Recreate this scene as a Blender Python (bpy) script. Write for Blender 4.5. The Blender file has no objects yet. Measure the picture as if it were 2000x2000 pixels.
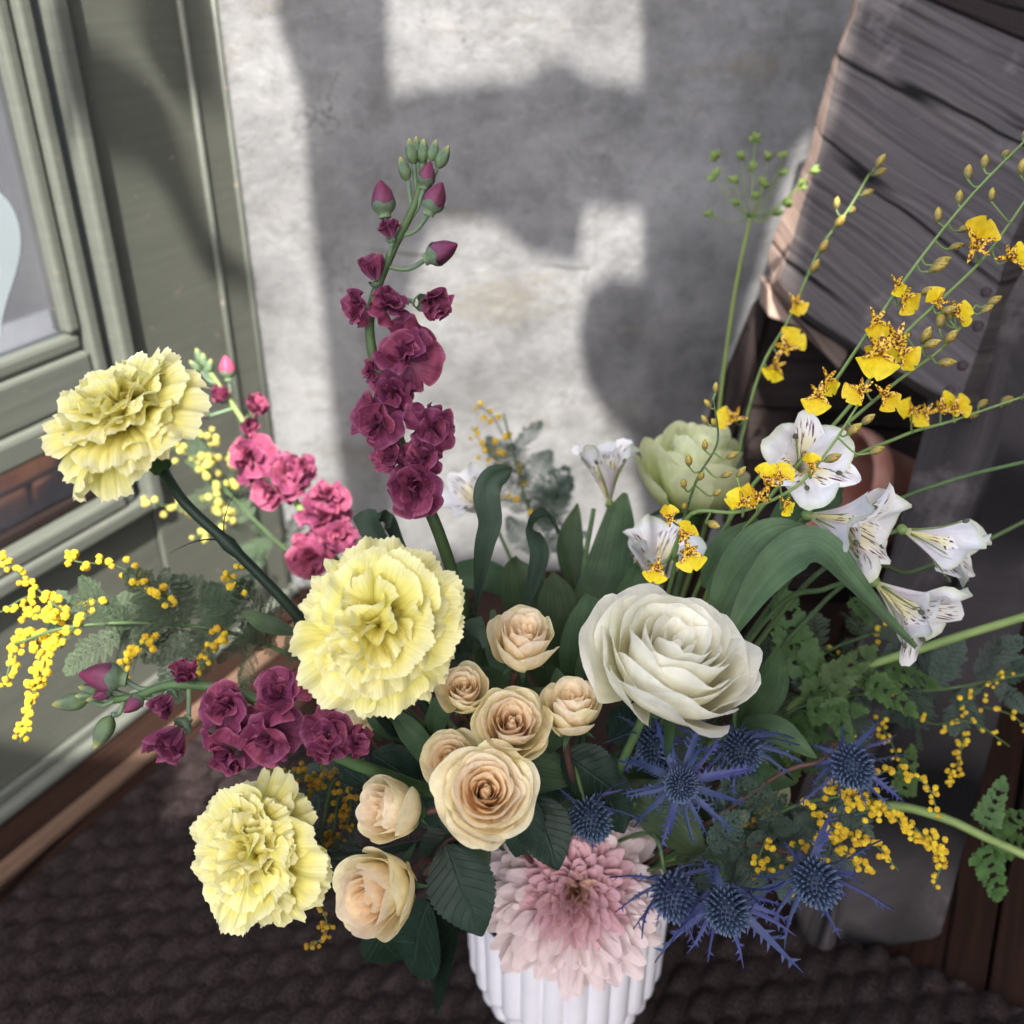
import bpy, math, random
from mathutils import Vector, Matrix, noise
random.seed(11)
R = math.radians
# ------------------------------------------------------------------ camera
H = 0.80; PITCH = R(30); FPX = 2000.0
CP, SP = math.cos(PITCH), math.sin(PITCH)
scene = bpy.context.scene
cam_d = bpy.data.cameras.new('camera'); cam = bpy.data.objects.new('camera', cam_d)
scene.collection.objects.link(cam); scene.camera = cam
cam.location = (0, 0, H); cam.rotation_euler = (R(60), 0, 0)
cam_d.sensor_width = 36; cam_d.lens = 36; cam_d.clip_start = 0.02; cam_d.clip_end = 600
cam_d.dof.use_dof = True; cam_d.dof.focus_distance = 0.57; cam_d.dof.aperture_fstop = 36/1000/0.0058
# ------------------------------------------------------------------ sky and sun
SUN_EL, SUN_AZ = R(52), R(3)       # sun stands behind the camera, a little to the left
S = Vector((-math.sin(SUN_AZ)*math.cos(SUN_EL), -math.cos(SUN_AZ)*math.cos(SUN_EL), math.sin(SUN_EL)))
world = bpy.data.worlds.new('World'); scene.world = world; world.use_nodes = True
wn = world.node_tree.nodes; wl = world.node_tree.links
sky = wn.new('ShaderNodeTexSky'); sky.sky_type = 'NISHITA'; sky.sun_disc = False
sky.sun_elevation = SUN_EL; sky.sun_rotation = math.atan2(S.x, S.y)
sky.air_density = 0.75; sky.dust_density = 3.0; sky.ozone_density = 0.7
wl.new(sky.outputs[0], wn['Background'].inputs[0]); wn['Background'].inputs[1].default_value = 0.13
sun_d = bpy.data.lights.new('sun', 'SUN'); sun_d.energy = 2.9; sun_d.angle = R(0.53); sun_d.color = (1, .95, .88)
sun = bpy.data.objects.new('sun', sun_d); scene.collection.objects.link(sun)
sun.rotation_euler = S.to_track_quat('Z', 'Y').to_euler(); sun.location = (0, 0, 4)
vs = scene.view_settings; vs.view_transform = 'Standard'; vs.look = 'None'; vs.exposure = 2.0; vs.gamma = 1.0
vs.use_curve_mapping = False
scene.cycles.max_bounces = 6; scene.cycles.diffuse_bounces = 4; scene.cycles.glossy_bounces = 2; scene.cycles.transmission_bounces = 4; scene.cycles.transparent_max_bounces = 6
scene.cycles.caustics_reflective = False; scene.cycles.caustics_refractive = False; scene.cycles.adaptive_threshold = 0.02
scene.cycles.use_denoising = True
# ------------------------------------------------------------------ helpers
def P(px, py, d):
    r = (px-1000)/FPX*d; u = (1000-py)/FPX*d
    return Vector((r, d*CP+u*SP, H-d*SP+u*CP))
def CD(r, u, t):
    return Vector((r, u*SP-t*CP, u*CP+t*SP)).normalized()
def ray(px, py): return (P(px, py, 1)-Vector((0, 0, H)))
def onplane(px, py, p0, n):
    q = ray(px, py); o = Vector((0, 0, H)); return o+q*((p0-o).dot(n)/q.dot(n))
def onfloor(px, py, z=0): return onplane(px, py, Vector((0, 0, z)), Vector((0, 0, 1)))
W = {}
I4 = Matrix.Identity(4)
def add(name, me, parent=None, M=I4, kind=None, label=None, cat=None, group=None):
    o = bpy.data.objects.new(name, me); scene.collection.objects.link(o)
    if parent is not None:
        o.parent = parent; o.matrix_basis = W[parent].inverted() @ M
    else: o.matrix_basis = M
    W[o] = M
    if kind: o['kind'] = kind
    if label: o['label'] = label
    if cat: o['category'] = cat
    if group: o['group'] = group
    return o
def thing(name, loc, label, cat, group=None):
    o = add(name, None, None, Matrix.Translation(loc), None, label, cat, group)
    o.empty_display_size = .02; return o
def mk(name, verts, faces, mat=None, uvs=None, smooth=True):
    me = bpy.data.meshes.new(name); me.from_pydata([tuple(v) for v in verts], [], faces)
    if uvs:
        l = me.uv_layers.new(name='UVMap'); vi = [0]*len(me.loops); me.loops.foreach_get('vertex_index', vi)
        flat = []
        for i in vi: flat += uvs[i]
        l.data.foreach_set('uv', flat)
    if smooth: me.polygons.foreach_set('use_smooth', [True]*len(me.polygons))
    if mat:
        for m in (mat if isinstance(mat, (list, tuple)) else [mat]): me.materials.append(m)
    me.update(); return me
def grid(name, nu, nv, fn, mat=None, wrap=False):
    v = []; uv = []; f = []
    nn = nu if wrap else nu+1
    for j in range(nv+1):
        for i in range(nn):
            v.append(fn(i, j)); uv.append((i/nu, j/nv))
    for j in range(nv):
        for i in range(nu):
            a = j*nn+i; b = j*nn+(i+1) % nn
            f.append((a, b, b+nn, a+nn))
    return mk(name, v, f, mat, uv)
def spline(pts, n):
    pts = [Vector(p) for p in pts]
    if len(pts) == 2: return [pts[0].lerp(pts[1], i/n) for i in range(n+1)]
    q = [pts[0]*2-pts[1]]+pts+[pts[-1]*2-pts[-2]]
    out = []; m = len(pts)-1
    for i in range(n+1):
        t = i/n*m; k = min(int(t), m-1); t -= k
        a, b, c, d = q[k:k+4]
        out.append(.5*((2*b)+(c-a)*t+(2*a-5*b+4*c-d)*t*t+(3*b-a-3*c+d)*t**3))
    return out
def tube(name, pts, r0, r1=None, mat=None, seg=7, n=None, bulge=None):
    if r1 is None: r1 = r0
    n = n or max(6, 4*len(pts)); c = spline(pts, n)
    v = []; f = []; uv = []
    t0 = (c[1]-c[0]).normalized(); nrm = t0.orthogonal().normalized()
    for j, p in enumerate(c):
        t = (c[min(j+1, n)]-c[max(j-1, 0)])
        t = t.normalized() if t.length > 1e-9 else t0
        nrm = (nrm-t*nrm.dot(t)).normalized(); b = t.cross(nrm)
        r = r0+(r1-r0)*j/n
        if bulge: r *= bulge(j/n)
        for i in range(seg):
            a = 2*math.pi*i/seg
            v.append(p+(nrm*math.cos(a)+b*math.sin(a))*r); uv.append((i/seg, j/n))
    for j in range(n):
        for i in range(seg):
            a = j*seg+i; b2 = j*seg+(i+1) % seg
            f.append((a, b2, b2+seg, a+seg))
    f.append(tuple(range(seg-1, -1, -1))); f.append(tuple(range(n*seg, n*seg+seg)))
    return mk(name, v, f, mat, uv)
def join_raw(parts):
    V = []; F = []; U = []
    for v, f, u in parts:
        o = len(V); V += v; U += u; F += [tuple(i+o for i in q) for q in f]
    return V, F, U
def raw(me):
    v = [x.co.copy() for x in me.vertices]; f = [tuple(p.vertices) for p in me.polygons]
    u = [(0, 0)]*len(v)
    if me.uv_layers:
        u = [(0, 0)]*len(v)
        for l, d in zip(me.loops, me.uv_layers[0].data): u[l.vertex_index] = tuple(d.uv)
    return v, f, u
def frame(c, axis, roll=0.0, s=1.0):
    z = Vector(axis).normalized(); x = z.orthogonal().normalized()
    up = Vector((0, 0, 1))
    if abs(z.dot(up)) < .98: x = up.cross(z).normalized()
    y = z.cross(x)
    M = Matrix((x, y, z)).transposed().to_4x4()
    M = M @ Matrix.Rotation(roll, 4, 'Z') @ Matrix.Scale(s, 4)
    M.translation = Vector(c); return M
def RZ(a): return Matrix.Rotation(a, 4, 'Z')
def RY(a): return Matrix.Rotation(a, 4, 'Y')
def RX(a): return Matrix.Rotation(a, 4, 'X')
def SC(s): return Matrix.Scale(s, 4)
def TR(x, y, z): return Matrix.Translation((x, y, z))
def N(p, s=1.0, seed=0.0): return noise.noise(Vector(p)*s+Vector((seed, seed*1.7, -seed)))
def ss(a, b, x):
    t = max(0, min(1, (x-a)/(b-a))); return t*t*(3-2*t)
rnd = random.uniform
# ------------------------------------------------------------------ materials
def srgb(*c):
    if len(c) == 1: c = c[0]
    return tuple(((x/255)/12.92 if x/255 < .04045 else ((x/255+.055)/1.055)**2.4) for x in c)
class NT:
    def __init__(s, name):
        s.m = bpy.data.materials.new(name); s.m.use_nodes = True
        s.n = s.m.node_tree.nodes; s.l = s.m.node_tree.links; s.b = s.n['Principled BSDF']; s.out = s.n['Material Output']
    def new(s, t, **k):
        x = s.n.new(t)
        for a, b in k.items(): setattr(x, a, b)
        return x
    def link(s, a, b): s.l.new(a, b)
    def ramp(s, fac, stops, interp='LINEAR'):
        r = s.new('ShaderNodeValToRGB'); e = r.color_ramp.elements; r.color_ramp.interpolation = interp
        while len(e) < len(stops): e.new(.5)
        for x, (p, c) in zip(e, stops): x.position = p; x.color = (*c, 1) if len(c) == 3 else c
        s.link(fac, r.inputs[0]); return r.outputs[0]
    def math(s, op, a, b=None, clamp=False):
        m = s.new('ShaderNodeMath', operation=op, use_clamp=clamp)
        for i, x in enumerate((a, b)):
            if x is None: continue
            if isinstance(x, (int, float)): m.inputs[i].default_value = x
            else: s.link(x, m.inputs[i])
        return m.outputs[0]
    def mix(s, fac, a, b, mode='MIX'):
        m = s.new('ShaderNodeMix', data_type='RGBA', blend_type=mode)
        for i, x in ((0, fac), (6, a), (7, b)):
            if isinstance(x, (int, float)): m.inputs[i].default_value = x
            elif isinstance(x, tuple): m.inputs[i].default_value = (*x, 1) if len(x) == 3 else x
            else: s.link(x, m.inputs[i])
        return m.outputs[2]
    def tex(s, kind, vec, scale, detail=4, **k):
        t = s.new('ShaderNodeTex'+kind)
        for a, b in k.items():
            if a in t.inputs: t.inputs[a].default_value = b
            else: setattr(t, a, b)
        if 'Scale' in t.inputs: t.inputs['Scale'].default_value = scale
        if 'Detail' in t.inputs: t.inputs['Detail'].default_value = detail
        if vec is not None: s.link(vec, t.inputs['Vector'])
        return t.outputs[0]
    def mapping(s, vec, scale=(1, 1, 1), rot=(0, 0, 0), loc=(0, 0, 0)):
        m = s.new('ShaderNodeMapping'); s.link(vec, m.inputs[0])
        m.inputs['Scale'].default_value = scale; m.inputs['Rotation'].default_value = rot; m.inputs['Location'].default_value = loc
        return m.outputs[0]
    def bump(s, h, strength=.3, dist=.001):
        b = s.new('ShaderNodeBump'); b.inputs['Strength'].default_value = strength; b.inputs['Distance'].default_value = dist
        s.link(h, b.inputs['Height']); s.link(b.outputs[0], s.b.inputs['Normal']); return b.outputs[0]
def plant(name, stops, rough=.55, transl=.25, veins=0, vein_amt=.1, var=.12, hue=.01, mott=.10, mscale=5, spec=.25, edge=None, tr_col=None, bumps=.25, coat=0, rib=0):
    """petal or leaf: colour runs along the piece (UV y), fine veins, mottling, piece-to-piece variation, light passing through"""
    k = NT(name); tc = k.new('ShaderNodeTexCoord'); sep = k.new('ShaderNodeSeparateXYZ'); k.link(tc.outputs['UV'], sep.inputs[0])
    col = k.ramp(sep.outputs[1], stops) if len(stops) > 1 else None
    if col is None:
        rg = k.new('ShaderNodeRGB'); rg.outputs[0].default_value = (*stops[0][1], 1); col = rg.outputs[0]
    if edge is not None:
        c = k.math('ABSOLUTE', k.math('SUBTRACT', sep.outputs[0], .5))
        f = k.math('MULTIPLY', k.ramp(c, [(edge[1], (0, 0, 0)), (.5, (1, 1, 1))]), edge[2] if len(edge) > 2 else 1.)
        col = k.mix(f, col, edge[0])
    nz = k.tex('Noise', tc.outputs['Object'], mscale, 5)
    col = k.mix(1, col, k.ramp(nz, [(.3, (1-mott,)*3), (.7, (1+mott*.6,)*3)]), 'MULTIPLY')
    hgt = nz
    if veins:
        wv = k.tex('Noise', k.mapping(tc.outputs['UV'], (veins, 2.2, 1)), 1.0, 3)
        col = k.mix(1, col, k.ramp(wv, [(.38, (1-vein_amt,)*3), (.62, (1+vein_amt*.5,)*3)]), 'MULTIPLY')
        hgt = k.math('ADD', nz, k.math('MULTIPLY', wv, 2.0))
    if rib:
        c = k.math('ABSOLUTE', k.math('SUBTRACT', sep.outputs[0], .5))
        sv = k.math('SINE', k.math('MULTIPLY', k.math('SUBTRACT', sep.outputs[1], k.math('MULTIPLY', c, .45)), 62.))
        mv = k.math('MAXIMUM', k.ramp(sv, [(.80, (0, 0, 0)), (1, (.6, .6, .6))]), k.ramp(c, [(.0, (1, 1, 1)), (.035, (0, 0, 0))]))
        col = k.mix(k.math('MULTIPLY', mv, rib), col, tuple(min(1, x*2.6+.03) for x in stops[0][1]))
        hgt = k.math('SUBTRACT', hgt, k.math('MULTIPLY', mv, 1.6))
    oi = k.new('ShaderNodeObjectInfo'); hs = k.new('ShaderNodeHueSaturation'); k.link(col, hs.inputs['Color'])
    k.link(k.math('ADD', k.math('MULTIPLY', oi.outputs['Random'], hue*2), .5-hue), hs.inputs['Hue'])
    k.link(k.math('ADD', k.math('MULTIPLY', oi.outputs['Random'], var*2), 1-var), hs.inputs['Value'])
    col = hs.outputs[0]
    k.link(col, k.b.inputs['Base Color']); k.b.inputs['Roughness'].default_value = rough
    k.b.inputs['Specular IOR Level'].default_value = spec
    if coat: k.b.inputs['Coat Weight'].default_value = coat; k.b.inputs['Coat Roughness'].default_value = .35
    if bumps: k.bump(hgt, bumps, .0006)
    if transl:
        t = k.new('ShaderNodeBsdfTranslucent'); k.link(col if tr_col is None else k.mix(1, col, tr_col, 'MULTIPLY'), t.inputs[0])
        ms = k.new('ShaderNodeMixShader'); ms.inputs[0].default_value = transl
        k.link(k.b.outputs[0], ms.inputs[1]); k.link(t.outputs[0], ms.inputs[2]); k.link(ms.outputs[0], k.out.inputs[0])
    return k.m
def plain(name, col, rough=.6, mott=.2, scale=30, bump=.2, dist=.002, metal=0, spec=.4, col2=None, detail=6):
    k = NT(name); tc = k.new('ShaderNodeTexCoord'); nz = k.tex('Noise', tc.outputs['Object'], scale, detail)
    c2 = col2 or tuple(x*(1-mott) for x in col)
    k.link(k.ramp(nz, [(.32, c2), (.68, col)]), k.b.inputs['Base Color'])
    k.b.inputs['Roughness'].default_value = rough; k.b.inputs['Metallic'].default_value = metal
    k.b.inputs['Specular IOR Level'].default_value = spec
    if bump: k.bump(nz, bump, dist)
    return k.m
#MATS
# ------------------------------------------------------------------ the place: walls, floor, window, bench
K = onfloor(572, 1150)
TH = R(28.6); WA = Vector((math.sin(TH), math.cos(TH), 0)); WB = Vector((math.cos(TH), -math.sin(TH), 0))
BE = Vector((math.cos(R(8)), math.sin(R(8)), 0)); BN = Vector((math.sin(R(8)), -math.cos(R(8)), 0))
UPV = Vector((0, 0, 1))
def lw(px, py, n=0):
    p = onplane(px, py, K+WB*n, WB); return (-(p-K).dot(WA), p.z)
def LW(s, z, n): return K-WA*s+WB*n+UPV*z
def box8(p, uvd=None):
    f = [(0, 3, 2, 1), (4, 5, 6, 7), (0, 1, 5, 4), (1, 2, 6, 5), (2, 3, 7, 6), (3, 0, 4, 7)]
    return p, f
def bevel(o, w, seg=2):
    m = o.modifiers.new('bevel', 'BEVEL'); m.width = w; m.segments = seg; m.limit_method = 'ANGLE'; return o
def obox(name, c0, ax, ay, az, mat, parent, bw=.002, **k):
    """box from corner c0 along three edge vectors; UV in metres along ax / ay"""
    p = [c0, c0+ax, c0+ax+ay, c0+ay, c0+az, c0+ax+az, c0+ax+ay+az, c0+ay+az]
    c = sum(p, Vector())/8; loc = [q-c for q in p]
    xn = ax.normalized(); yn = (ay if ay.length > az.length else az).normalized()
    if ax.cross(ay).dot(az) > 0: _, f = box8(0)
    else: f = [tuple(reversed(q)) for q in box8(0)[1]]
    me = mk(name, loc, f, mat, [(q.dot(xn)+.37*c.x, q.dot(yn)+.7*c.z) for q in loc], smooth=False)
    o = add(name, me, parent, Matrix.Translation(c), **k)
    if bw: bevel(o, bw)
    return o
def lbox(name, s0, s1, z0, z1, n0, n1, mat, parent, bw=.002, **k):
    return obox(name, LW(s0, z0, n0), -WA*(s1-s0), WB*(n1-n0), UPV*(z1-z0), mat, parent, bw, **k)
def prism(name, poly, ext, mat, parent, grain, back=None, rough=0.0, bw=.003, **k):
    """outline polygon (world points) given thickness ext; back = scaled/offset back outline"""
    c = sum(poly, Vector())/len(poly); n = len(poly)
    bk = back or [p+ext for p in poly]
    v = [p-c for p in poly]+[p-c for p in bk]
    f = [tuple(range(n)), tuple(range(2*n-1, n-1, -1))]+[(i, i+n, (i+1) % n+n, (i+1) % n) for i in range(n)]
    g = grain.normalized(); nn = ext.normalized(); h = nn.cross(g).normalized()
    me = mk(name, v, f, mat, [(q.dot(g), q.dot(h)+.5*q.dot(nn)) for q in v], smooth=False)
    import bmesh
    bm = bmesh.new(); bm.from_mesh(me); bmesh.ops.recalc_face_normals(bm, faces=bm.faces); bm.to_mesh(me); bm.free()
    o = add(name, me, parent, Matrix.Translation(c), **k)
    if bw: bevel(o, bw, 3)
    return o
# --- materials of the place
def plaster():
    k = NT('plaster'); tc = k.new('ShaderNodeTexCoord'); v = tc.outputs['Object']
    big = k.tex('Noise', v, 5, 6, Roughness=.62); mid = k.tex('Noise', v, 26, 8, Roughness=.7); fine = k.tex('Noise', v, 240, 4)
    col = k.ramp(big, [(.32, srgb(100, 101, 102)), (.5, srgb(128, 129, 130)), (.68, srgb(148, 149, 150))])
    col = k.mix(.75, col, k.ramp(mid, [(.36, (.66, .65, .62)), (.5, (.95, .95, .94)), (.62, (1.10, 1.09, 1.07))]), 'MULTIPLY')
    st = k.tex('Noise', k.mapping(v, (3, 3, 9), loc=(4, 1, 2)), 1.6, 7, Roughness=.7)
    col = k.mix(k.ramp(st, [(.56, (0, 0, 0)), (.70, (.55, .55, .55))]), col, srgb(116, 110, 94))
    vo = k.new('ShaderNodeTexVoronoi', feature='DISTANCE_TO_EDGE'); vo.inputs['Scale'].default_value = 3.2
    wv_ = k.new('ShaderNodeVectorMath', operation='MULTIPLY_ADD'); k.link(k.tex('Noise', v, 7, 5), wv_.inputs[0]); wv_.inputs[1].default_value = (.5, .5, .5); k.link(v, wv_.inputs[2]); k.link(wv_.outputs[0], vo.inputs['Vector'])
    ck = k.math('MULTIPLY', k.ramp(vo.outputs[0], [(.0, (1, 1, 1)), (.006, (0, 0, 0))]), k.ramp(big, [(.5, (0, 0, 0)), (.6, (.7, .7, .7))]))
    col = k.mix(ck, col, srgb(70, 66, 60))
    col = k.mix(.5, col, k.ramp(fine, [(.3, (.82, .82, .82)), (.7, (1.08, 1.08, 1.08))]), 'MULTIPLY')
    k.link(col, k.b.inputs['Base Color']); k.b.inputs['Roughness'].default_value = .9
    k.bump(k.math('ADD', k.math('MULTIPLY', mid, 1.5), k.math('MULTIPLY', fine, .25)), .55, .006); return k.m
def paint(name, col, worn=.5):
    k = NT(name); tc = k.new('ShaderNodeTexCoord'); v = tc.outputs['Object']
    br = k.tex('Noise', k.mapping(tc.outputs['UV'], (3, 60, 1)), 2, 5); big = k.tex('Noise', v, 7, 5)
    c = k.mix(1, col, k.ramp(br, [(.3, (.9, .9, .9)), (.7, (1.06, 1.06, 1.05))]), 'MULTIPLY')
    c = k.mix(k.ramp(big, [(.45, (0, 0, 0)), (.75, (.4, .4, .4))]), c, tuple(x*.82 for x in col))
    ch = k.tex('Noise', v, 60, 6, Roughness=.75)
    c = k.mix(k.ramp(ch, [(.66, (0, 0, 0)), (.69, (worn, worn, worn))]), c, srgb(205, 180, 150))
    k.link(c, k.b.inputs['Base Color']); k.b.inputs['Roughness'].default_value = .42; k.b.inputs['Specular IOR Level'].default_value = .35
    k.bump(k.math('ADD', br, k.math('MULTIPLY', big, 1.5)), .25, .0012); return k.m
def wood(name, dark, light, sat=None, gs=1.0, rough=.8, bump=.7, pale=None, pale_amt=.5):
    k = NT(name); tc = k.new('ShaderNodeTexCoord'); uv = tc.outputs['UV']; o = tc.outputs['Object']
    wob = k.tex('Noise', o, 9*gs, 3)
    wm = k.new('ShaderNodeVectorMath', operation='MULTIPLY_ADD'); cb = k.new('ShaderNodeCombineXYZ'); k.link(wob, cb.inputs[1])
    k.link(cb.outputs[0], wm.inputs[0]); wm.inputs[1].default_value = (0, .012, 0); k.link(uv, wm.inputs[2])
    g1 = k.tex('Noise', k.mapping(wm.outputs[0], (4*gs, 190*gs, 1)), 1, 6, Roughness=.65)
    g2 = k.tex('Noise', k.mapping(wm.outputs[0], (2.2*gs, 30*gs, 1), loc=(3, 7, 0)), 1, 4)
    crk = k.tex('Noise', k.mapping(wm.outputs[0], (.9*gs, 20*gs, 1), loc=(9, 2, 0)), 1, 2)
    c = k.ramp(g1, [(.28, dark), (.55, tuple((a+b)/2 for a, b in zip(dark, light))), (.75, light)])
    c = k.mix(.7, c, k.ramp(g2, [(.3, (.66, .66, .68)), (.7, (1.15, 1.13, 1.1))]), 'MULTIPLY')
    if pale:
        pn = k.tex('Noise', k.mapping(o, (1, 1, 1), loc=(1.3, .4, 2)), 11*gs, 7, Roughness=.7)
        c = k.mix(k.ramp(pn, [(.56, (0, 0, 0)), (.74, (pale_amt,)*3)]), c, pale)
    cf = k.ramp(crk, [(.455, (0, 0, 0)), (.475, (1, 1, 1)), (.485, (1, 1, 1)), (.505, (0, 0, 0))])
    cf = k.math('MULTIPLY', cf, k.ramp(g2, [(.45, (0, 0, 0)), (.55, (1, 1, 1))]))
    c = k.mix(cf, c, tuple(x*.22 for x in dark))
    k.link(c, k.b.inputs['Base Color']); k.b.inputs['Roughness'].default_value = rough; k.b.inputs['Specular IOR Level'].default_value = .12
    k.bump(k.math('SUBTRACT', k.math('ADD', g1, g2), k.math('MULTIPLY', cf, 1.6)), bump, .0025); return k.m
def glass_mat():
    k = NT('window_glass'); k.n.remove(k.b)
    g = k.new('ShaderNodeBsdfGlossy'); g.inputs[0].default_value = (.9, .93, .95, 1); g.inputs['Roughness'].default_value = .06
    t = k.new('ShaderNodeBsdfTransparent'); t.inputs[0].default_value = (.86, .89, .9, 1)
    df = k.new('ShaderNodeBsdfDiffuse'); df.inputs[0].default_value = (.5, .5, .52, 1)
    tc = k.new('ShaderNodeTexCoord'); nz = k.tex('Noise', tc.outputs['Object'], 9, 6)
    fr = k.new('ShaderNodeFresnel'); fr.inputs[0].default_value = 1.5
    m = k.new('ShaderNodeMixShader'); k.link(k.math('ADD', fr.outputs[0], .05), m.inputs[0]); k.link(t.outputs[0], m.inputs[1]); k.link(g.outputs[0], m.inputs[2])
    m2 = k.new('ShaderNodeMixShader'); k.link(k.math('MULTIPLY', nz, .45), m2.inputs[0]); k.link(m.outputs[0], m2.inputs[1]); k.link(df.outputs[0], m2.inputs[2])
    k.link(m2.outputs[0], k.out.inputs[0]); return k.m
M_PLASTER = plaster(); M_PAINT = paint('sage_paint', srgb(97, 100, 91)); M_PAINT2 = paint('sage_paint_frame', srgb(104, 108, 100), 1.)
M_GREYWOOD = wood('weathered_wood', srgb(56, 52, 52), srgb(112, 106, 104), pale=srgb(150, 143, 139), pale_amt=.5)
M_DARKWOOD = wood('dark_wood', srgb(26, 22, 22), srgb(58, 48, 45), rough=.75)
M_FLOORWOOD = wood('floor_wood', srgb(30, 21, 18), srgb(62, 43, 35), gs=.8, rough=.55, bump=.35)
M_TANWOOD = wood('tan_wood', srgb(92, 72, 60), srgb(132, 108, 90), rough=.6, bump=.3)
M_PALEWOOD = wood('pale_wood_lit_edge', srgb(140, 116, 102), srgb(180, 160, 146), rough=.8, bump=.5)  # pale wood; on the plank's left edge it stands in for sunlight
M_TERRA = plain('terracotta', srgb(140, 78, 58), .85, .3, 22, .3, .003, col2=srgb(150, 118, 106))
M_STONE = plain('pavement_stone', srgb(138, 136, 138), .85, .25, 9, .4, .004)
#M_RUBBER = plain('black_rubber', srgb(14, 13, 17), .9, .3, 120, .5, .001, spec=.1)
M_IRON = plain('rusty_iron', srgb(74, 62, 62), .7, .4, 160, .6, .001, metal=.3)
M_STICKER = plain('sticker_vinyl', srgb(172, 184, 188), .35, .05, 20, .05)
M_GLASS = glass_mat()
# --- ground and floor
M_ASPH = plain('asphalt', srgb(72, 71, 72), .9, .3, 12, .4, .004)
g = add('ground', mk('ground', [(-200, -200, -.05), (200, -200, -.05), (200, 200, -.05), (-200, 200, -.05)], [(0, 1, 2, 3)], M_ASPH, smooth=False), kind='structure')
fl = add('floor', mk('floor', [LW(2.0, -.03, -.06), LW(2.0, -.03, 2.2), LW(-.9, -.03, 2.2), LW(-.9, -.03, -.06)], [(0, 1, 2, 3)], M_DARKWOOD, smooth=False), kind='structure')
for i in range(18):
    n0 = .0+i*.115
    lbox('plank', -.8, 1.9, -.028, -.001*rnd(0, 1.5), n0+.0015, n0+.1135, M_FLOORWOOD, fl, .0015)
# --- plaster wall
wv = []; NX, NZ = 60, 44
bw = thing('plaster_wall', K+BE*.25, 'grey patchy plaster wall catching patches of sunlight behind the flowers', 'wall')
def bwf(i, j):
    x = -.05+2.3*i/NX; z = -.03+1.75*j/NZ
    p = K+BE*x+UPV*z
    return p+BN*(.004*N(p, 6)+.002*N(p, 21))-W[bw].translation
add('plaster_face', grid('plaster_face', NX, NZ, bwf, M_PLASTER), bw, W[bw])
obox('wall_core', K-BE*.05-BN*.02-UPV*.03, BE*2.3, -BN*.1, UPV*1.75, M_PLASTER, bw, 0)
# --- green panelled wall with window
pw = thing('panelled_wall', LW(.3, 0, 0), 'sage green painted timber wall of upright boards beside the window', 'wall')
s2_, _ = lw(397, 300); sR, _ = lw(173, 300); sL, _ = lw(147, 300)
TOPZ = .90
lbox('board', -.02, s2_-.001, .0, TOPZ, -.05, .0, M_PAINT, pw, .003)
lbox('board', s2_+.001, sR+.004, .0, TOPZ, -.05, -.002, M_PAINT, pw, .003)
bd = add('bead', tube('bead', [LW(s2_+.003, 0, .001)-W[pw].translation, LW(s2_+.003, TOPZ, .001)-W[pw].translation], .0036, mat=M_PAINT2, seg=8, n=2), pw, W[pw])
bd = add('bead', tube('bead', [LW(.006, 0, .0005)-W[pw].translation, LW(.006, TOPZ, .0005)-W[pw].translation], .003, mat=M_PAINT2, seg=8, n=2), pw, W[pw])
zb = lw(100, 1068)[1]; zpb = lw(100, 1012)[1]; zrb = lw(100, 880)[1]; zgt = lw(100, 671)[1]
lbox('board', sR+.005, 1.9, .022, zb-.02, -.05, -.006, M_PAINT, pw, .002)
lbox('skirting', -.0, 1.9, .0, .014, .0005, .016, M_PAINT2, pw, .005)
lbox('skirting', sR, 1.9, .0, .0215, -.05, -.001, M_PAINT2, pw, .003)
lbox('board', 1.25, 1.9, zb, TOPZ, -.05, -.004, M_PAINT, pw, .002)
lbox('board', sR+.005, 1.25, TOPZ-.12, TOPZ, -.05, -.004, M_PAINT, pw, .002)
# window
wi = thing('window', LW(.6, zb, 0), 'sage green framed window with a heart on its upper pane', 'window')
lbox('frame_post', sR-.001, sL+.001, zb-.018, TOPZ-.121, -.045, .012, M_PAINT2, wi, .004)
so0 = lw(122, 300)[0]; so1 = lw(97, 300)[0]; si0 = lw(93, 300)[0]; si1 = lw(66, 300)[0]
lbox('stile', so0, so1, zb, TOPZ-.122, -.035, .002, M_PAINT2, wi, .003)
gl_s = si1
lbox('stile', si0, si1, zgt-.002, TOPZ-.122, -.032, -.006, M_PAINT2, wi, .004)
lbox('stile', si0+.002, si1+.006, zb+.004, zrb, -.034, -.008, M_PAINT2, wi, .004)
lbox('rail', so1+.001, 1.24, zrb, zrb+.030, -.036, .006, M_PAINT2, wi, .005)
lbox('rail', so1+.001, 1.24, zrb+.031, zgt-.022, -.036, -.002, M_PAINT2, wi, .004)
lbox('rail', si0+.001, 1.24, zgt-.021, zgt-.003, -.034, -.008, M_PAINT2, wi, .005)
lbox('rail', so1+.001, 1.24, zb+.0, zpb-.012, -.036, .006, M_PAINT2, wi, .004)
lbox('rail', si1+.007, 1.24, zpb-.011, zpb, -.034, -.01, M_DARKWOOD, wi, .002)
lbox('window_sill', sL-.02, 1.24, zb-.019, zb-.001, -.045, .010, M_PAINT2, wi, .004)
lbox('pane', si1-.002, 1.24, zgt-.004, TOPZ-.122, -.022, -.019, M_GLASS, wi, 0)
lbox('pane', si1+.004, 1.24, zpb-.002, zrb+.002, -.024, -.021, M_GLASS, wi, 0)
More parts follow.
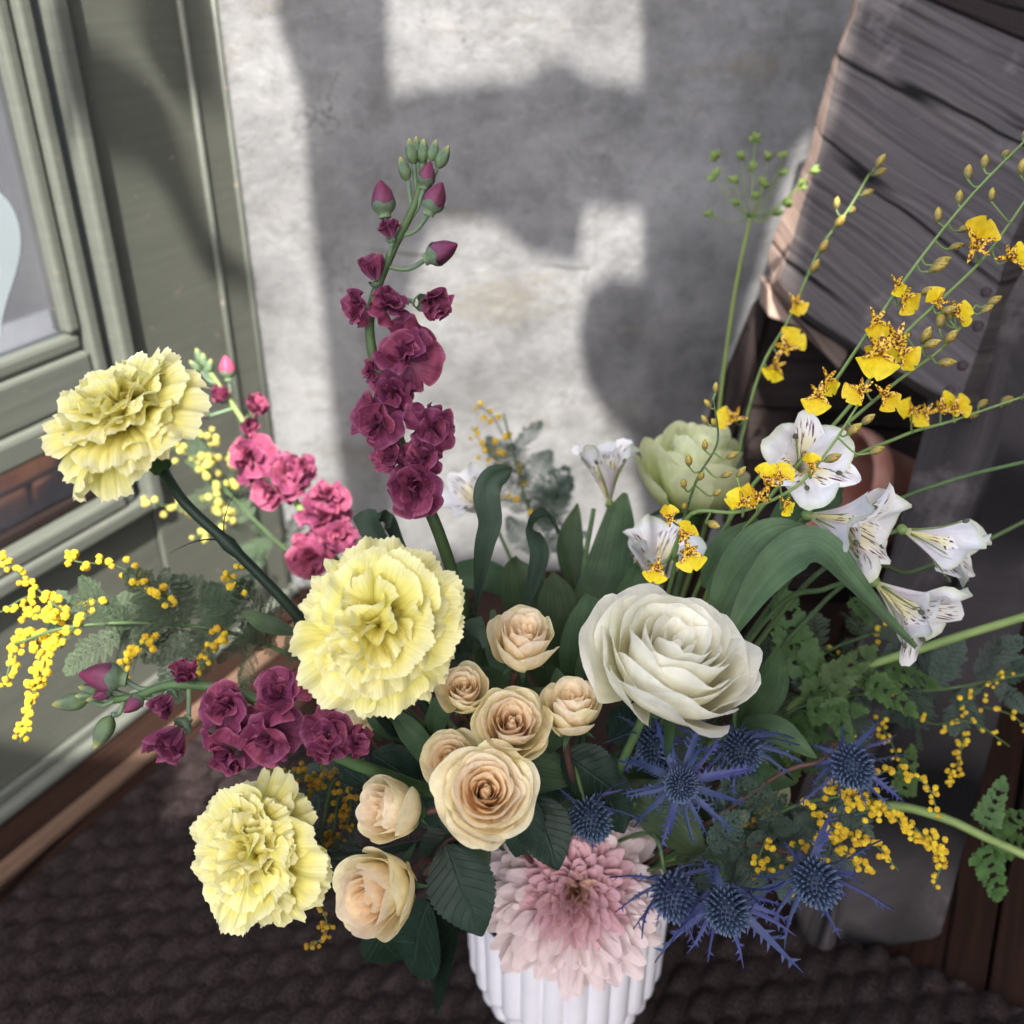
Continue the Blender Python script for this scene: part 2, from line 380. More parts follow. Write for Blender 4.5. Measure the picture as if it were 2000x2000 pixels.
# heart sticker on the pane (its right lobe shows)
hc_s, hc_z = lw(-38, 500, -.018)
hv = []
for i in range(64):
    t = 2*math.pi*i/64
    hv.append((16*math.sin(t)**3, 13*math.cos(t)-5*math.cos(2*t)-2*math.cos(3*t)-math.cos(4*t)))
hs_ = .0031
poly = [LW(hc_s-x*hs_*.92, hc_z+y*hs_*1.45, -.0185) for x, y in hv]
prism('heart_sticker', poly, -WB*.0005, M_STICKER, None, WA, bw=0, label='pale blue-white heart stuck on the window pane', cat='sticker')
# things seen through the lower pane
tp = thing('brick_planter', LW(.75, -.05, -.42), 'orange brick planter seen through the lowest window pane', 'planter')
M_BRICK = plain('orange_brick', srgb(214, 140, 98), .85, .4, 26, .4, .003, col2=srgb(170, 98, 70))
for r in range(5):
    for c in range(6):
        lbox('brick', -.45+c*.2+(.1 if r % 2 else 0), -.45+c*.2+.188+(.1 if r % 2 else 0), -.05+r*.07, -.05+r*.07+.062, -.40-.002*rnd(0, 1), -.30-.004*rnd(0, 1), M_BRICK, tp, .003)
lbox('coping', -.5, .9, .301, .325, -.42, -.28, M_STONE, tp, .004)
# --- wood strip along the wall, mats
lbox('threshold_strip', -.25, 1.9, .0005, .012, .062, .082, M_TANWOOD, None, .003, label='thin tan wooden strip on the floor between wall and woven mat', cat='wood strip')
def mat_mesh():
    S0, S1, N0, N1 = .205, 1.05, .098, 1.12
    pit_n, pit_s = .024, .034
    ns = int((N1-N0)/.0026); nsz = int((S1-S0)/.0036)
    o = LW(.5, 0, .4)
    def f(i, j):
        n = N0+(N1-N0)*i/ns; s = S0+(S1-S0)*j/nsz
        n_ = n; n = n+.004*N((n*2, s*3, 1), 1.6)
        row = math.floor((n-N0)/pit_n); fn = (n-N0)/pit_n-row
        q = s/pit_s+(row % 2)*.5+.35*fn; fs = q-math.floor(q)
        hgt = (max(0, math.sin(math.pi*fn))**.6)*(.35+.65*max(0, math.sin(math.pi*fs))**.55)
        hgt *= .85+.4*N((row*3.1, math.floor(q)*1.7, 0), 1.0); n = n_
        if i in (0, ns) or j in (0, nsz): return LW(s, .001, n)-o
        return LW(s, .003+.015*hgt+.0006*N((n, s, 0), 300), n)-o
    return grid('woven_mat', ns, nsz, f, M_MAT), o
def matm():
    k = NT('mat_fibre'); tc = k.new('ShaderNodeTexCoord'); nz = k.tex('Noise', tc.outputs['Object'], 420, 4); b = k.tex('Noise', tc.outputs['Object'], 30, 3)
    c = k.ramp(nz, [(.3, srgb(20, 17, 18)), (.7, srgb(58, 49, 48))]); c = k.mix(.6, c, k.ramp(b, [(.3, (.65, .65, .65)), (.7, (1.15, 1.1, 1.1))]), 'MULTIPLY')
    k.link(c, k.b.inputs['Base Color']); k.b.inputs['Roughness'].default_value = .9; k.b.inputs['Specular IOR Level'].default_value = .1; k.bump(nz, .8, .0015); return k.m
M_MAT = matm()
me, o = mat_mesh()
add('woven_mat', me, None, Matrix.Translation(o), label='dark brown woven mat with raised rows lying beside the window wall', cat='mat')
# --- old wooden bench on the right
bn = thing('wooden_bench', onfloor(1700, 1860), 'weathered grey wooden bench with nailed plank standing at the right', 'bench')
def bpl(px, py):     # plane of the bench's big plank: right side nearer
    p0 = P(1500, 500, .98); p1 = P(1960, 300, .86); p2 = P(1700, 0, .96)
    n = (p1-p0).cross(p2-p0).normalized(); return onplane(px, py, p0, n), n
front = [(1676, -40), (1672, 20), (1640, 100), (1618, 200), (1602, 285), (1584, 350), (1560, 420), (1545, 480), (1520, 545), (1560, 600), (1640, 655), (1720, 705), (1800, 752), (1872, 790), (1925, 640), (1975, 470), (2040, 330), (2200, 330), (2200, -40)]
backp = [(1650, -40), (1640, 20), (1608, 100), (1580, 200), (1560, 285), (1534, 350), (1500, 420), (1480, 480), (1488, 545), (1545, 610), (1640, 665), (1720, 715), (1800, 762), (1872, 800), (1925, 650), (1975, 480), (2040, 340), (2200, 340), (2200, -40)]
_, pn = bpl(1700, 300)
if pn.dot(Vector((0, 1, 0))) < 0: pn = -pn
fp = [bpl(*q)[0] for q in front]; bk1 = [bpl(*q)[0]+pn*.022 for q in backp]; bk2 = [bpl(*q)[0]+pn*.05 for q in backp]
grain = bpl(1932, 270)[0]-bpl(1500, 90)[0]
def loft(name, rings, mats, parent, grain, midx=None, bw=.002, **k):
    n = len(rings[0]); c = sum(rings[0], Vector())/n
    v = [p-c for r in rings for p in r]; f = [tuple(range(n))]; mi = [0]
    for r in range(len(rings)-1):
        for i in range(n):
            f.append((r*n+i, (r+1)*n+i, (r+1)*n+(i+1) % n, r*n+(i+1) % n)); mi.append(midx(r, i) if midx else 0)
    f.append(tuple(range(len(rings)*n-1, (len(rings)-1)*n-1, -1))); mi.append(0)
    g = grain.normalized(); nn = (rings[-1][0]-rings[0][0]).normalized(); h = nn.cross(g).normalized()
    me = mk(name, v, f, mats, [(q.dot(g), q.dot(h)+.5*q.dot(nn)) for q in v], smooth=False)
    me.polygons.foreach_set('material_index', mi)
    import bmesh
    bm = bmesh.new(); bm.from_mesh(me); bmesh.ops.recalc_face_normals(bm, faces=bm.faces); bm.to_mesh(me); bm.free()
    o = add(name, me, parent, Matrix.Translation(c), **k)
    if bw: bevel(o, bw, 2)
    return o
loft('plank', [fp, bk1, bk2], [M_GREYWOOD, M_PALEWOOD], bn, grain, lambda r, i: 1 if i < 9 else 0)  # left edge faces painted paler to look sunlit
# upper board behind the big plank's split
up = [bpl(x, y)[0]+pn*.006 for x, y in ((1760, -60), (1800, -4), (2000, 82), (2200, 165), (2200, -60))]
prism('plank', [p-pn*.012 for p in up], pn*.01, M_DARKWOOD, bn, grain)
def dome(name, r, h, mat, seg=12, rings=4):
    def f(i, j):
        a = 2*math.pi*i/seg; t = j/rings*math.pi/2
        return Vector((r*math.cos(t)*math.cos(a), r*math.cos(t)*math.sin(a), h*math.sin(t)))
    return grid(name, seg, rings, f, mat, wrap=True)
nail = dome('nail', .0048, .0028, M_IRON)
for x, y in ((1926, 570), (1910, 637), (1880, 714), (1855, 763)):
    add('nail', nail, bn, frame(bpl(x, y)[0], -pn))
p0, p1, p2 = P(1645, 1862, .915), P(1850, 1835, .90), P(2000, 650, .86)
ln = (p1-p0).cross(p2-p0).normalized()
if ln.y < 0: ln = -ln
lf = [onplane(x, y, p0, ln) for x, y in ((1650, 1866), (1740, 1862), (1842, 1838), (1888, 1668), (1960, 1400), (2060, 1000), (2120, 560), (1992, 600), (1948, 900), (1880, 1150), (1762, 1450), (1672, 1680), (1650, 1780))]
for q in lf: q.z = max(q.z, .012)
lb = []
for q in lf:
    w = q+Vector((-.052, .045, .004)); lb.append(w)
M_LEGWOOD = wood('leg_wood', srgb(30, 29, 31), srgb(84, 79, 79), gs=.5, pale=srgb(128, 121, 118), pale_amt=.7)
loft('leg', [lf, lb], [M_LEGWOOD, M_LEGWOOD], bn, p2-p0, lambda r, i: 1 if i >= 7 else 0, bw=.006)
tl = [onplane(x, y, p0-ln*.012, ln) for x, y in ((1552, 1772), (1566, 1840), (1598, 1872), (1634, 1862), (1640, 1790), (1656, 1680), (1620, 1640), (1575, 1700))]
for q in tl: q.z = max(q.z, .01)
prism('leg_foot', tl, ln*.05, M_LEGWOOD, bn, p2-p0, bw=.008)
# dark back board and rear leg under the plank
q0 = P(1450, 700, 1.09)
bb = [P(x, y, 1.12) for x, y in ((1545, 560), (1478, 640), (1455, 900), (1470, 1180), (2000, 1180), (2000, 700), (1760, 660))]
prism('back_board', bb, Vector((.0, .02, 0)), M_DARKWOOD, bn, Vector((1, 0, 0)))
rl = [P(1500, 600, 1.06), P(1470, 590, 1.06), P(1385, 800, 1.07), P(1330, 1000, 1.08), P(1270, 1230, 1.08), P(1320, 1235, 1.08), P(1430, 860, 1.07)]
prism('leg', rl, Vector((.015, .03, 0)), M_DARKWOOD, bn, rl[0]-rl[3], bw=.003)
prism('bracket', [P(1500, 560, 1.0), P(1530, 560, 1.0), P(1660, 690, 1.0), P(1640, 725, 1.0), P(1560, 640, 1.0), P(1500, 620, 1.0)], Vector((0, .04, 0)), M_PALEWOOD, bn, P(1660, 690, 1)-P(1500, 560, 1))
obox('shelf', Vector((.24, .87, .205)), Vector((.40, 0, 0)), Vector((0, .14, 0)), Vector((0, 0, .018)), M_DARKWOOD, bn, .003)
# terracotta pot lying under the bench and one standing behind the flowers
def pot_mesh(r0, r1, h, rim, mat, seg=28):
    prof = [(0, 0), (r0*.96, 0), (r0, .004), (r0+(r1-r0)*.5, h*.5), (r1*.97, h-rim), (r1*1.0, h-rim), (r1*1.1, h-rim+.002), (r1*1.12, h-.003), (r1*1.09, h), (r1*1.0, h), (r1*.9, h-.02), (r0*.85, .012), (0, .012)]
    return grid('pot', seg, len(prof)-1, lambda i, j: Vector((prof[j][0]*math.cos(2*math.pi*i/seg), prof[j][0]*math.sin(2*math.pi*i/seg), prof[j][1])), mat, wrap=True)
add('terracotta_pot', pot_mesh(.04, .055, .12, .022, M_TERRA), None, frame(P(1820, 1000, 1.03), Vector((-.80, -.15, .30))), label='chalky terracotta pot lying tipped under the wooden bench', cat='pot')
# --- added unseen canopy overhead; its gaps are cut to form the wall's sun patches
cn = thing('sun_blocker', (0, -1.0, 2.2), 'added dark canopy boards overhead, out of the picture', 'blocker')
CZ = 2.2
def cmap(p): q = p+S*((CZ-p.z)/S.z); return (q.x, q.y)
def bwc(px, py): return cmap(onplane(px, py, K, BN))
def lwc(px, py): return cmap(onplane(px, py, K, WB))
def board(pts2):  # unseen shade piece, outlined by the shadow it has to cast
    prism('board', [Vector((x, y, CZ)) for x, y in pts2], Vector((0, 0, .02)), M_DARKWOOD, cn, Vector((1, 0, 0)), bw=0)
TOPY = cmap(P(830, 262, .6))[1]+.05
board([(-.20, TOPY), (.75, TOPY), (.75, -1.45), (-1.3, -1.45), (-1.3, -.885), (-.475, -.885), (-.45, -.90), (-.44, -.985), (-.335, -.93), (-.335, -.755), (-.20, -.74)])
board([bwc(*q) for q in ((560, -90), (755, -90), (762, 215), (850, 440), (800, 560), (770, 1060), (680, 1060), (640, 740), (606, 400), (592, 190), (545, 60))])
board([bwc(*q) for q in ((765, 217), (900, 200), (1010, 190), (1090, 150), (1180, 196), (1252, 200), (1252, 415), (1140, 408), (1128, 525), (1040, 495), (960, 430), (853, 438))])
arc = [bwc(*q) for q in ((1262, 575), (1190, 570), (1145, 600), (1130, 660), (1142, 740), (1180, 810), (1230, 860), (1252, 1000), (1262, 1000))]
board(arc)
slitA = [cmap(P(*q, .98)) for q in ((1668, -60), (1616, 100), (1568, 285), (1514, 420), (1492, 560))]
slitB = [cmap(P(*q, .98)) for q in ((1706, -60), (1660, 100), (1614, 285), (1562, 430), (1540, 560))]
board([bwc(1254, -90), bwc(1900, -90)]+slitA+[(slitA[4][0], TOPY+.002), (bwc(1254, 1100)[0], TOPY+.002), bwc(1254, 1000), bwc(1254, 500)])
board([slitB[0], (slitB[0][0]+.10, slitB[0][1]+.22), (1.2, slitB[0][1]+.22), (1.2, TOPY+.002), (slitB[4][0], TOPY+.002), slitB[4], slitB[3], slitB[2], slitB[1]])
for pp in (((128, 100), (180, 110), (300, 190), (330, 240), (420, 500), (500, 560), (490, 580), (400, 540), (300, 330), (180, 300), (122, 290)),
           ((255, -60), (350, -60), (420, 60), (440, 220), (340, 200), (265, 60))):
    board([lwc(*q) for q in pp])
# --- unseen boards added at the right to darken that side
sw = thing('side_blocker', (1.0, 0, 0), 'added dark boards to the right, unseen, blocking light', 'wall')
for i in range(16):
    obox('board', Vector((1.0, -1.6+i*.24, 0)), Vector((.04, 0, 0)), Vector((0, .236, 0)), Vector((0, 0, 2.6)), M_DARKWOOD, sw, .003)
# --- ribbed vase
VC = Vector((.045, .566, 0)); VRIM = .13
M_CERAMIC = plain('white_ceramic', srgb(226, 224, 228), .38, .06, 40, .08, .001, spec=.5)
VS = 1.12
def vase_mesh():
    seg = 216; ribs = 27
    prof = [(.040, .0), (.0600, .0), (.0612, .003), (.0622, .020), (.0622, .0205), (.0668, .023), (.0680, .027), (.0684, .044), (.0684, .0445), (.0722, .0470), (.0730, .052), (.0732, .100), (.0738, .126), (.0730, .1295), (.0705, .130), (.0690, .127), (.0665, .07), (.05, .02), (.0, .02)]
    def f(i, j):
        r, z = prof[j]; a = 2*math.pi*i/seg
        k = 1 if 2 <= j <= 13 else 0
        if k:
            c = abs(math.sin(a*ribs/2)); r -= .0042*(1-c**.55)
        return Vector((r*VS*math.cos(a), r*VS*math.sin(a), z))
    return grid('ribbed_vase', seg, len(prof)-1, f, M_CERAMIC, wrap=True)
va = thing('ribbed_vase', VC, 'white ceramic ribbed vase with stepped foot holding the bouquet', 'vase')
vo = add('vase_body', vase_mesh(), va, Matrix.Translation(VC)); vo.modifiers.new('edge', 'EDGE_SPLIT').split_angle = R(50)
M_FOAM = plain('flower_foam', srgb(40, 58, 38), .9, .4, 90, .8, .003)
add('flower_foam', dome('flower_foam', .064, .03, M_FOAM, 24, 5), va, TR(VC.x, VC.y, .085))
# ------------------------------------------------------------------ plant materials
CARN = plant('carnation_petal', [(0, srgb(224, 208, 84)), (.45, srgb(238, 226, 110)), (.8, srgb(244, 236, 146)), (1, srgb(246, 242, 190))], rough=.6, transl=.35, veins=46, vein_amt=.08, var=.04, hue=.005, bumps=.3)
GREEN = plant('green_stem', [(0, srgb(62, 84, 52)), (1, srgb(84, 108, 66))], .5, 0, mott=.2, var=.1, mscale=60)
DKGREEN = plant('dark_green_stem', [(0, srgb(28, 40, 32)), (1, srgb(38, 54, 43))], .45, 0, mott=.2, var=.1, mscale=60)
PALEGREEN = plant('pale_green_stem', [(0, srgb(110, 136, 76)), (1, srgb(128, 150, 88))], .5, 0, mott=.15, mscale=60)
BROWNSTEM = plant('brown_stem', [(0, srgb(74, 50, 46)), (1, srgb(92, 64, 56))], .55, 0, mott=.25, mscale=60)
CALYX = plant('calyx_green', [(0, srgb(56, 82, 44)), (1, srgb(48, 74, 50))], .5, .05, mott=.2)
GREYCALYX = plant('grey_green_calyx', [(0, srgb(116, 136, 98)), (1, srgb(98, 116, 98))], .7, .05, mott=.2, mscale=8)
STOCKP = plant('plum_petal', [(0, srgb(168, 150, 120)), (.12, srgb(166, 104, 134)), (.5, srgb(142, 68, 100)), (.88, srgb(128, 56, 86)), (1, srgb(160, 92, 122))], .6, .32, veins=18, vein_amt=.24, var=.24, hue=.014)
STOCKPK = plant('pink_petal', [(0, srgb(222, 170, 150)), (.12, srgb(178, 104, 130)), (.6, srgb(164, 82, 114)), (.88, srgb(150, 68, 100)), (1, srgb(182, 106, 134))], .6, .32, veins=16, vein_amt=.2, var=.2, hue=.012)
BUDP = plant('plum_bud', [(0, srgb(96, 110, 84)), (.25, srgb(120, 70, 92)), (1, srgb(116, 44, 78))], .55, .1, veins=9, vein_amt=.22, var=.12)
BUDPK = plant('pink_bud', [(0, srgb(120, 110, 84)), (.25, srgb(190, 84, 110)), (1, srgb(200, 90, 118))], .55, .1, veins=9, vein_amt=.2, var=.12)
PEACH_IN = plant('peach_inner_petal', [(0, srgb(253, 204, 150)), (.55, srgb(254, 222, 176)), (1, srgb(254, 238, 208))], .5, .42, veins=10, vein_amt=.05, var=.05, hue=.006)
PEACH_MID = plant('peach_middle_petal', [(0, srgb(252, 224, 172)), (.5, srgb(254, 232, 190)), (1, srgb(254, 243, 220))], .5, .42, veins=10, vein_amt=.05, var=.05, hue=.006)
PEACH_OUT = plant('peach_outer_petal', [(0, srgb(206, 208, 138)), (.45, srgb(253, 237, 190)), (.85, srgb(254, 243, 208)), (1, srgb(250, 245, 206))], .5, .42, veins=12, vein_amt=.06, var=.06, hue=.008, mott=.10, edge=(srgb(222, 224, 160), .36, .4))
WHITE_IN = plant('white_rose_inner', [(0, srgb(248, 238, 184)), (.5, srgb(253, 249, 222)), (1, srgb(254, 252, 238))], .5, .42, veins=10, vein_amt=.04, var=.04, hue=.004)
WHITE_OUT = plant('white_rose_outer', [(0, srgb(226, 228, 176)), (.4, srgb(250, 248, 226)), (1, srgb(254, 253, 240))], .5, .42, veins=14, vein_amt=.05, var=.03, hue=.004)
LIME_P = plant('lime_petal', [(0, srgb(188, 204, 120)), (.5, srgb(224, 232, 172)), (1, srgb(238, 242, 202))], .5, .3, veins=12, vein_amt=.05, var=.05)
MUM_IN = plant('mum_inner', [(0, srgb(190, 150, 120)), (1, srgb(222, 184, 168))], .55, .25, veins=5, vein_amt=.08, var=.06)
MUM_MID = plant('mum_middle', [(0, srgb(176, 112, 126)), (.6, srgb(204, 148, 158)), (1, srgb(222, 184, 188))], .55, .25, veins=5, vein_amt=.1, var=.06)
MUM_OUT = plant('mum_outer', [(0, srgb(200, 154, 164)), (.5, srgb(216, 186, 194)), (1, srgb(228, 212, 208))], .55, .25, veins=5, vein_amt=.1, var=.06, mott=.1)
ALS_OUT = plant('alstroemeria_outer', [(0, srgb(196, 206, 150)), (.25, srgb(236, 226, 232)), (.9, srgb(248, 248, 246)), (1, srgb(220, 228, 196))], .5, .3, veins=12, vein_amt=.05, var=.03)
def striped():
    k = NT('alstroemeria_striped'); tc = k.new('ShaderNodeTexCoord'); sep = k.new('ShaderNodeSeparateXYZ'); k.link(tc.outputs['UV'], sep.inputs[0])
    u, v = sep.outputs[0], sep.outputs[1]
    yl = k.ramp(v, [(0, srgb(214, 204, 140)), (.35, srgb(240, 232, 180)), (.6, srgb(246, 240, 206)), (.78, srgb(248, 246, 240)), (1, srgb(248, 247, 244))])
    cx = k.math('ABSOLUTE', k.math('SUBTRACT', u, .5))
    stripe = k.tex('Noise', k.mapping(tc.outputs['UV'], (26, 4.2, 1)), 1, 1.5)
    sm = k.ramp(stripe, [(.55, (0, 0, 0)), (.60, (1, 1, 1))])
    band = k.ramp(v, [(.22, (0, 0, 0)), (.34, (1, 1, 1)), (.84, (1, 1, 1)), (.93, (0, 0, 0))])
    col = k.mix(k.math('MULTIPLY', sm, band), yl, srgb(92, 30, 50))
    k.link(col, k.b.inputs['Base Color']); k.b.inputs['Roughness'].default_value = .5
    t = k.new('ShaderNodeBsdfTranslucent'); k.link(col, t.inputs[0]); ms = k.new('ShaderNodeMixShader'); ms.inputs[0].default_value = .25
    k.link(k.b.outputs[0], ms.inputs[1]); k.link(t.outputs[0], ms.inputs[2]); k.link(ms.outputs[0], k.out.inputs[0]); return k.m
ALS_IN = striped()
THI_BR = plant('thistle_bract', [(0, srgb(80, 88, 112)), (.5, srgb(66, 76, 116)), (1, srgb(58, 68, 112))], .5, .1, veins=8, vein_amt=.2, var=.14, hue=.015)
THI_BR2 = plant('thistle_bract_grey', [(0, srgb(82, 94, 104)), (.5, srgb(72, 80, 112)), (1, srgb(60, 66, 100))], .5, .1, veins=8, vein_amt=.25, var=.2, hue=.03)
THI_CONE = plant('thistle_cone', [(0, srgb(36, 44, 62)), (.5, srgb(60, 76, 100)), (1, srgb(110, 128, 156))], .55, 0, var=.1, mott=.25, mscale=8)
ONC_LIP = plant('orchid_lip', [(0, srgb(196, 120, 24)), (.16, srgb(236, 190, 20)), (.5, srgb(248, 216, 36)), (1, srgb(250, 222, 60))], .45, .3, veins=10, vein_amt=.07, var=.06)
def spotted():
    k = NT('orchid_spotted'); tc = k.new('ShaderNodeTexCoord'); nz = k.tex('Noise', tc.outputs['Object'], 11, 2)
    col = k.ramp(nz, [(.46, srgb(96, 44, 22)), (.50, srgb(206, 160, 40)), (.6, srgb(236, 200, 60))])
    k.link(col, k.b.inputs['Base Color']); k.b.inputs['Roughness'].default_value = .5; return k.m
ONC_SPOT = spotted()
def budspot():
    k = NT('orchid_bud'); tc = k.new('ShaderNodeTexCoord'); sep = k.new('ShaderNodeSeparateXYZ'); k.link(tc.outputs['UV'], sep.inputs[0])
    nz = k.tex('Noise', tc.outputs['Object'], 9, 2)
    base = k.ramp(sep.outputs[1], [(0, srgb(104, 118, 60)), (.35, srgb(140, 124, 62)), (.7, srgb(186, 162, 66)), (1, srgb(168, 164, 74))])
    col = k.mix(k.ramp(nz, [(.55, (0, 0, 0)), (.6, (.8, .8, .8))]), base, srgb(96, 58, 40)); k.link(col, k.b.inputs['Base Color']); k.b.inputs['Roughness'].default_value = .5; return k.m
ONC_BUD = budspot()
GREENBUD = plant('green_bud', [(0, srgb(108, 130, 84)), (.7, srgb(96, 116, 92)), (1, srgb(172, 172, 96))], .65, 0, veins=8, vein_amt=.2, var=.12)
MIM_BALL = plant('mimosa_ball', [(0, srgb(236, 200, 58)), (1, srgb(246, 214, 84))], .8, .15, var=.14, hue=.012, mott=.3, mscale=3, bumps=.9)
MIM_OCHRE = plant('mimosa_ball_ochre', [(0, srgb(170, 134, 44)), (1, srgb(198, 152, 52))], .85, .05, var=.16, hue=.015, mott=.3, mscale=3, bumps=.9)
MIM_LEAF = plant('mimosa_leaf', [(0, srgb(70, 86, 64)), (1, srgb(92, 108, 84))], .65, .2, var=.16, hue=.015, mott=.2)
MIM_LEAF2 = plant('mimosa_leaf_blue', [(0, srgb(66, 84, 74)), (1, srgb(88, 106, 92))], .65, .15, var=.14, hue=.012, mott=.2)
LEAF_DK = plant('rose_leaf', [(0, srgb(26, 42, 32)), (1, srgb(31, 49, 38))], .42, .06, veins=0, var=.16, hue=.012, mott=.18, mscale=4, spec=.16, edge=None, bumps=.5, rib=.25)
LEAF_MD = plant('long_leaf', [(0, srgb(46, 64, 38)), (.5, srgb(62, 84, 56)), (1, srgb(82, 102, 68))], .48, .18, veins=34, vein_amt=.22, var=.18, hue=.02, mott=.28, spec=.18, mscale=60)
LEAF_LT = plant('broad_leaf', [(0, srgb(74, 100, 64)), (.5, srgb(88, 114, 82)), (1, srgb(96, 120, 84))], .5, .2, veins=34, vein_amt=.2, var=.06, mott=.26, spec=.25, mscale=60)
LEAF_GY = plant('grey_green_leaf', [(0, srgb(44, 60, 48)), (1, srgb(66, 84, 68))], .6, .1, veins=16, vein_amt=.1, var=.12, mott=.15, mscale=60)
LEAF_FR = plant('feathery_leaf', [(0, srgb(62, 88, 46)), (1, srgb(82, 108, 60))], .55, .2, var=.15, hue=.015, mott=.2)
DILL = plant('dill_green', [(0, srgb(120, 142, 84)), (1, srgb(136, 156, 78))], .6, .15, var=.12, mscale=60)
ANTHER = plant('anther', [(0, srgb(74, 76, 66)), (1, srgb(96, 96, 80))], .8, 0)
# ------------------------------------------------------------------ plant geometry
def petal(name, mat, th0, th1, L=1., w=.3, claw=.2, wp=.8, cup=.2, ruf=.0, kf=2., teeth=0., r0=.02, tip=.22, nu=8, nv=7, seed=0, p=1.0, roll=0., notch=0., wtip=1., frill=0.):
    """petal in its bloom's frame: grows from the axis (z), leans from th0 to th1 off the axis"""
    rs = [r0]; zs = [0.]; ths = []; M_ = 60
    for i in range(M_+1):
        t = i/M_; ths.append(th0+(th1-th0)*t**p)
    for i in range(M_):
        a = (ths[i]+ths[i+1])/2; rs.append(rs[-1]+math.sin(a)/M_*L); zs.append(zs[-1]+math.cos(a)/M_*L)
    def at(t):
        t = max(0, min(1.25, t)); x = min(t, 1)*M_; i = min(int(x), M_-1); f = x-i
        r = rs[i]+(rs[i+1]-rs[i])*f; z = zs[i]+(zs[i+1]-zs[i])*f; a = ths[min(i, M_)]
        if t > 1: r += math.sin(a)*(t-1)*L; z += math.cos(a)*(t-1)*L
        return r, z, a
    def f(i, j):
        u = 2*i/nu-1; v = j/nv
        wid = w*(claw+(1-claw)*math.sin(min(1, v**wp*1.05)*math.pi/2*1.0)) if wtip >= 1 else w*(claw+(1-claw)*math.sin(math.pi*(v**wp)*.5*(2-wtip)))
        ve = v*(1-tip*abs(u)**2.4*ss(.2, 1, v))
        if notch: ve -= notch*ss(.6, 1, v)*max(0, 1-abs(u)*4)
        if teeth and j == nv: ve += teeth*(1 if i % 2 else -.6)*(.6+.8*abs(N((i*3.3, seed, 0))))
        if frill: ve += frill*N((u*4.5, seed*2.3, 7), 1.0)*v**3-(.10*ss(.72, 1, v)*max(0, 1-abs(u-.5*math.sin(seed*7))*7))
        ve += .03*N((u*2+seed, v, seed), 1.5)*v
        r, z, a = at(ve)
        h = cup*u*u*wid+ruf*v*v*(math.sin(u*kf*math.pi+seed*2.1+v*1.5)*.6+N((u*1.5, v*1.3, seed*3.1), 1.3)*.9)
        h += roll*abs(u)**3*ss(.4, 1, v)
        n = Vector((-math.cos(a), 0, math.sin(a)))
        return Vector((r, u*wid, z))+n*h
    return grid(name, nu, nv, f, mat)
def bud_mesh(name, mat, r=.4, L=1., seg=10, rings=8, tw=.6, pw=.8, lob=.06, k=5):
    def f(i, j):
        v = j/rings; a = 2*math.pi*i/seg+v*tw
        rr = r*(math.sin(math.pi*min(.985, .06+v**pw*.94))**.7)*(1+lob*math.sin(a*k))
        return Vector((rr*math.cos(a), rr*math.sin(a), v*L))
    return grid(name, seg, rings, f, mat, wrap=True)
def leaf_path(name, pts, w, mat, hint=None, twist=(0, 0), fold=.25, prof=None, nu=6, nv=16, serr=0., wave=.10, curl=0., seed=0):
    c = spline(pts, nv); hint = hint or CD(0, .2, 1)
    prof = prof or (lambda v: max(.02, (math.sin(math.pi*min(1, (v*.93+.05)**.9)))**.95))
    fr = []
    for j in range(nv+1):
        t = (c[min(j+1, nv)]-c[max(j-1, 0)]).normalized()
        s = t.cross(hint); s = s.normalized() if s.length > 1e-4 else t.orthogonal().normalized()
        tw = twist[0]+(twist[1]-twist[0])*j/nv
        nn = s.cross(t); s2 = s*math.cos(tw)+nn*math.sin(tw); n2 = s2.cross(t)
        fr.append((s2, n2))
    def f(i, j):
        u = 2*i/nu-1; v = j/nv; s, n = fr[j]
        ww = w*prof(v)*(1+(serr*(1 if j % 2 else -1) if abs(u) > .99 else 0))
        return c[j]+s*(u*ww)+n*(abs(u)*ww*fold-curl*u*u*ww+wave*w*math.sin(v*9+u*1.5+seed)*abs(u))
    return grid(name, nu, nv, f, mat)
def leaf_flat(name, mat, w=.36, serr=.0, fold=.18, droop=.25, nu=6, nv=18, seed=0, prof=None):
    """unit leaf: base at origin, along +X, face +Z"""
    prof = prof or (lambda v: max(.02, math.sin(math.pi*v**.85)**.8))
    def f(i, j):
        u = 2*i/nu-1; v = j/nv
        ww = w*prof(v)*(1+(serr*(1 if j % 2 else -1) if abs(u) > .99 else 0))
        vein = .012*math.sin(v*38-abs(u)*9)*abs(u)*(1-abs(u))*4
        return Vector((v-.05*abs(u)*(0), u*ww, abs(u)*ww*fold-droop*v*v+vein*.5+.03*N((u*2, v*3, seed), 1)))
    return grid(name, nu, nv, f, mat)
VM = VC+Vector((0, 0, VRIM-.02))
def stem_pts(base, axis, back=.05, seed=None):
    a = Vector(axis).normalized(); t = VM+Vector((rnd(-.035, .035), rnd(-.03, .03), -.02))
    m1 = base-a*back; m2 = m1.lerp(t, .5)+Vector((0, 0, .02)); return [t, m2, m1, base]
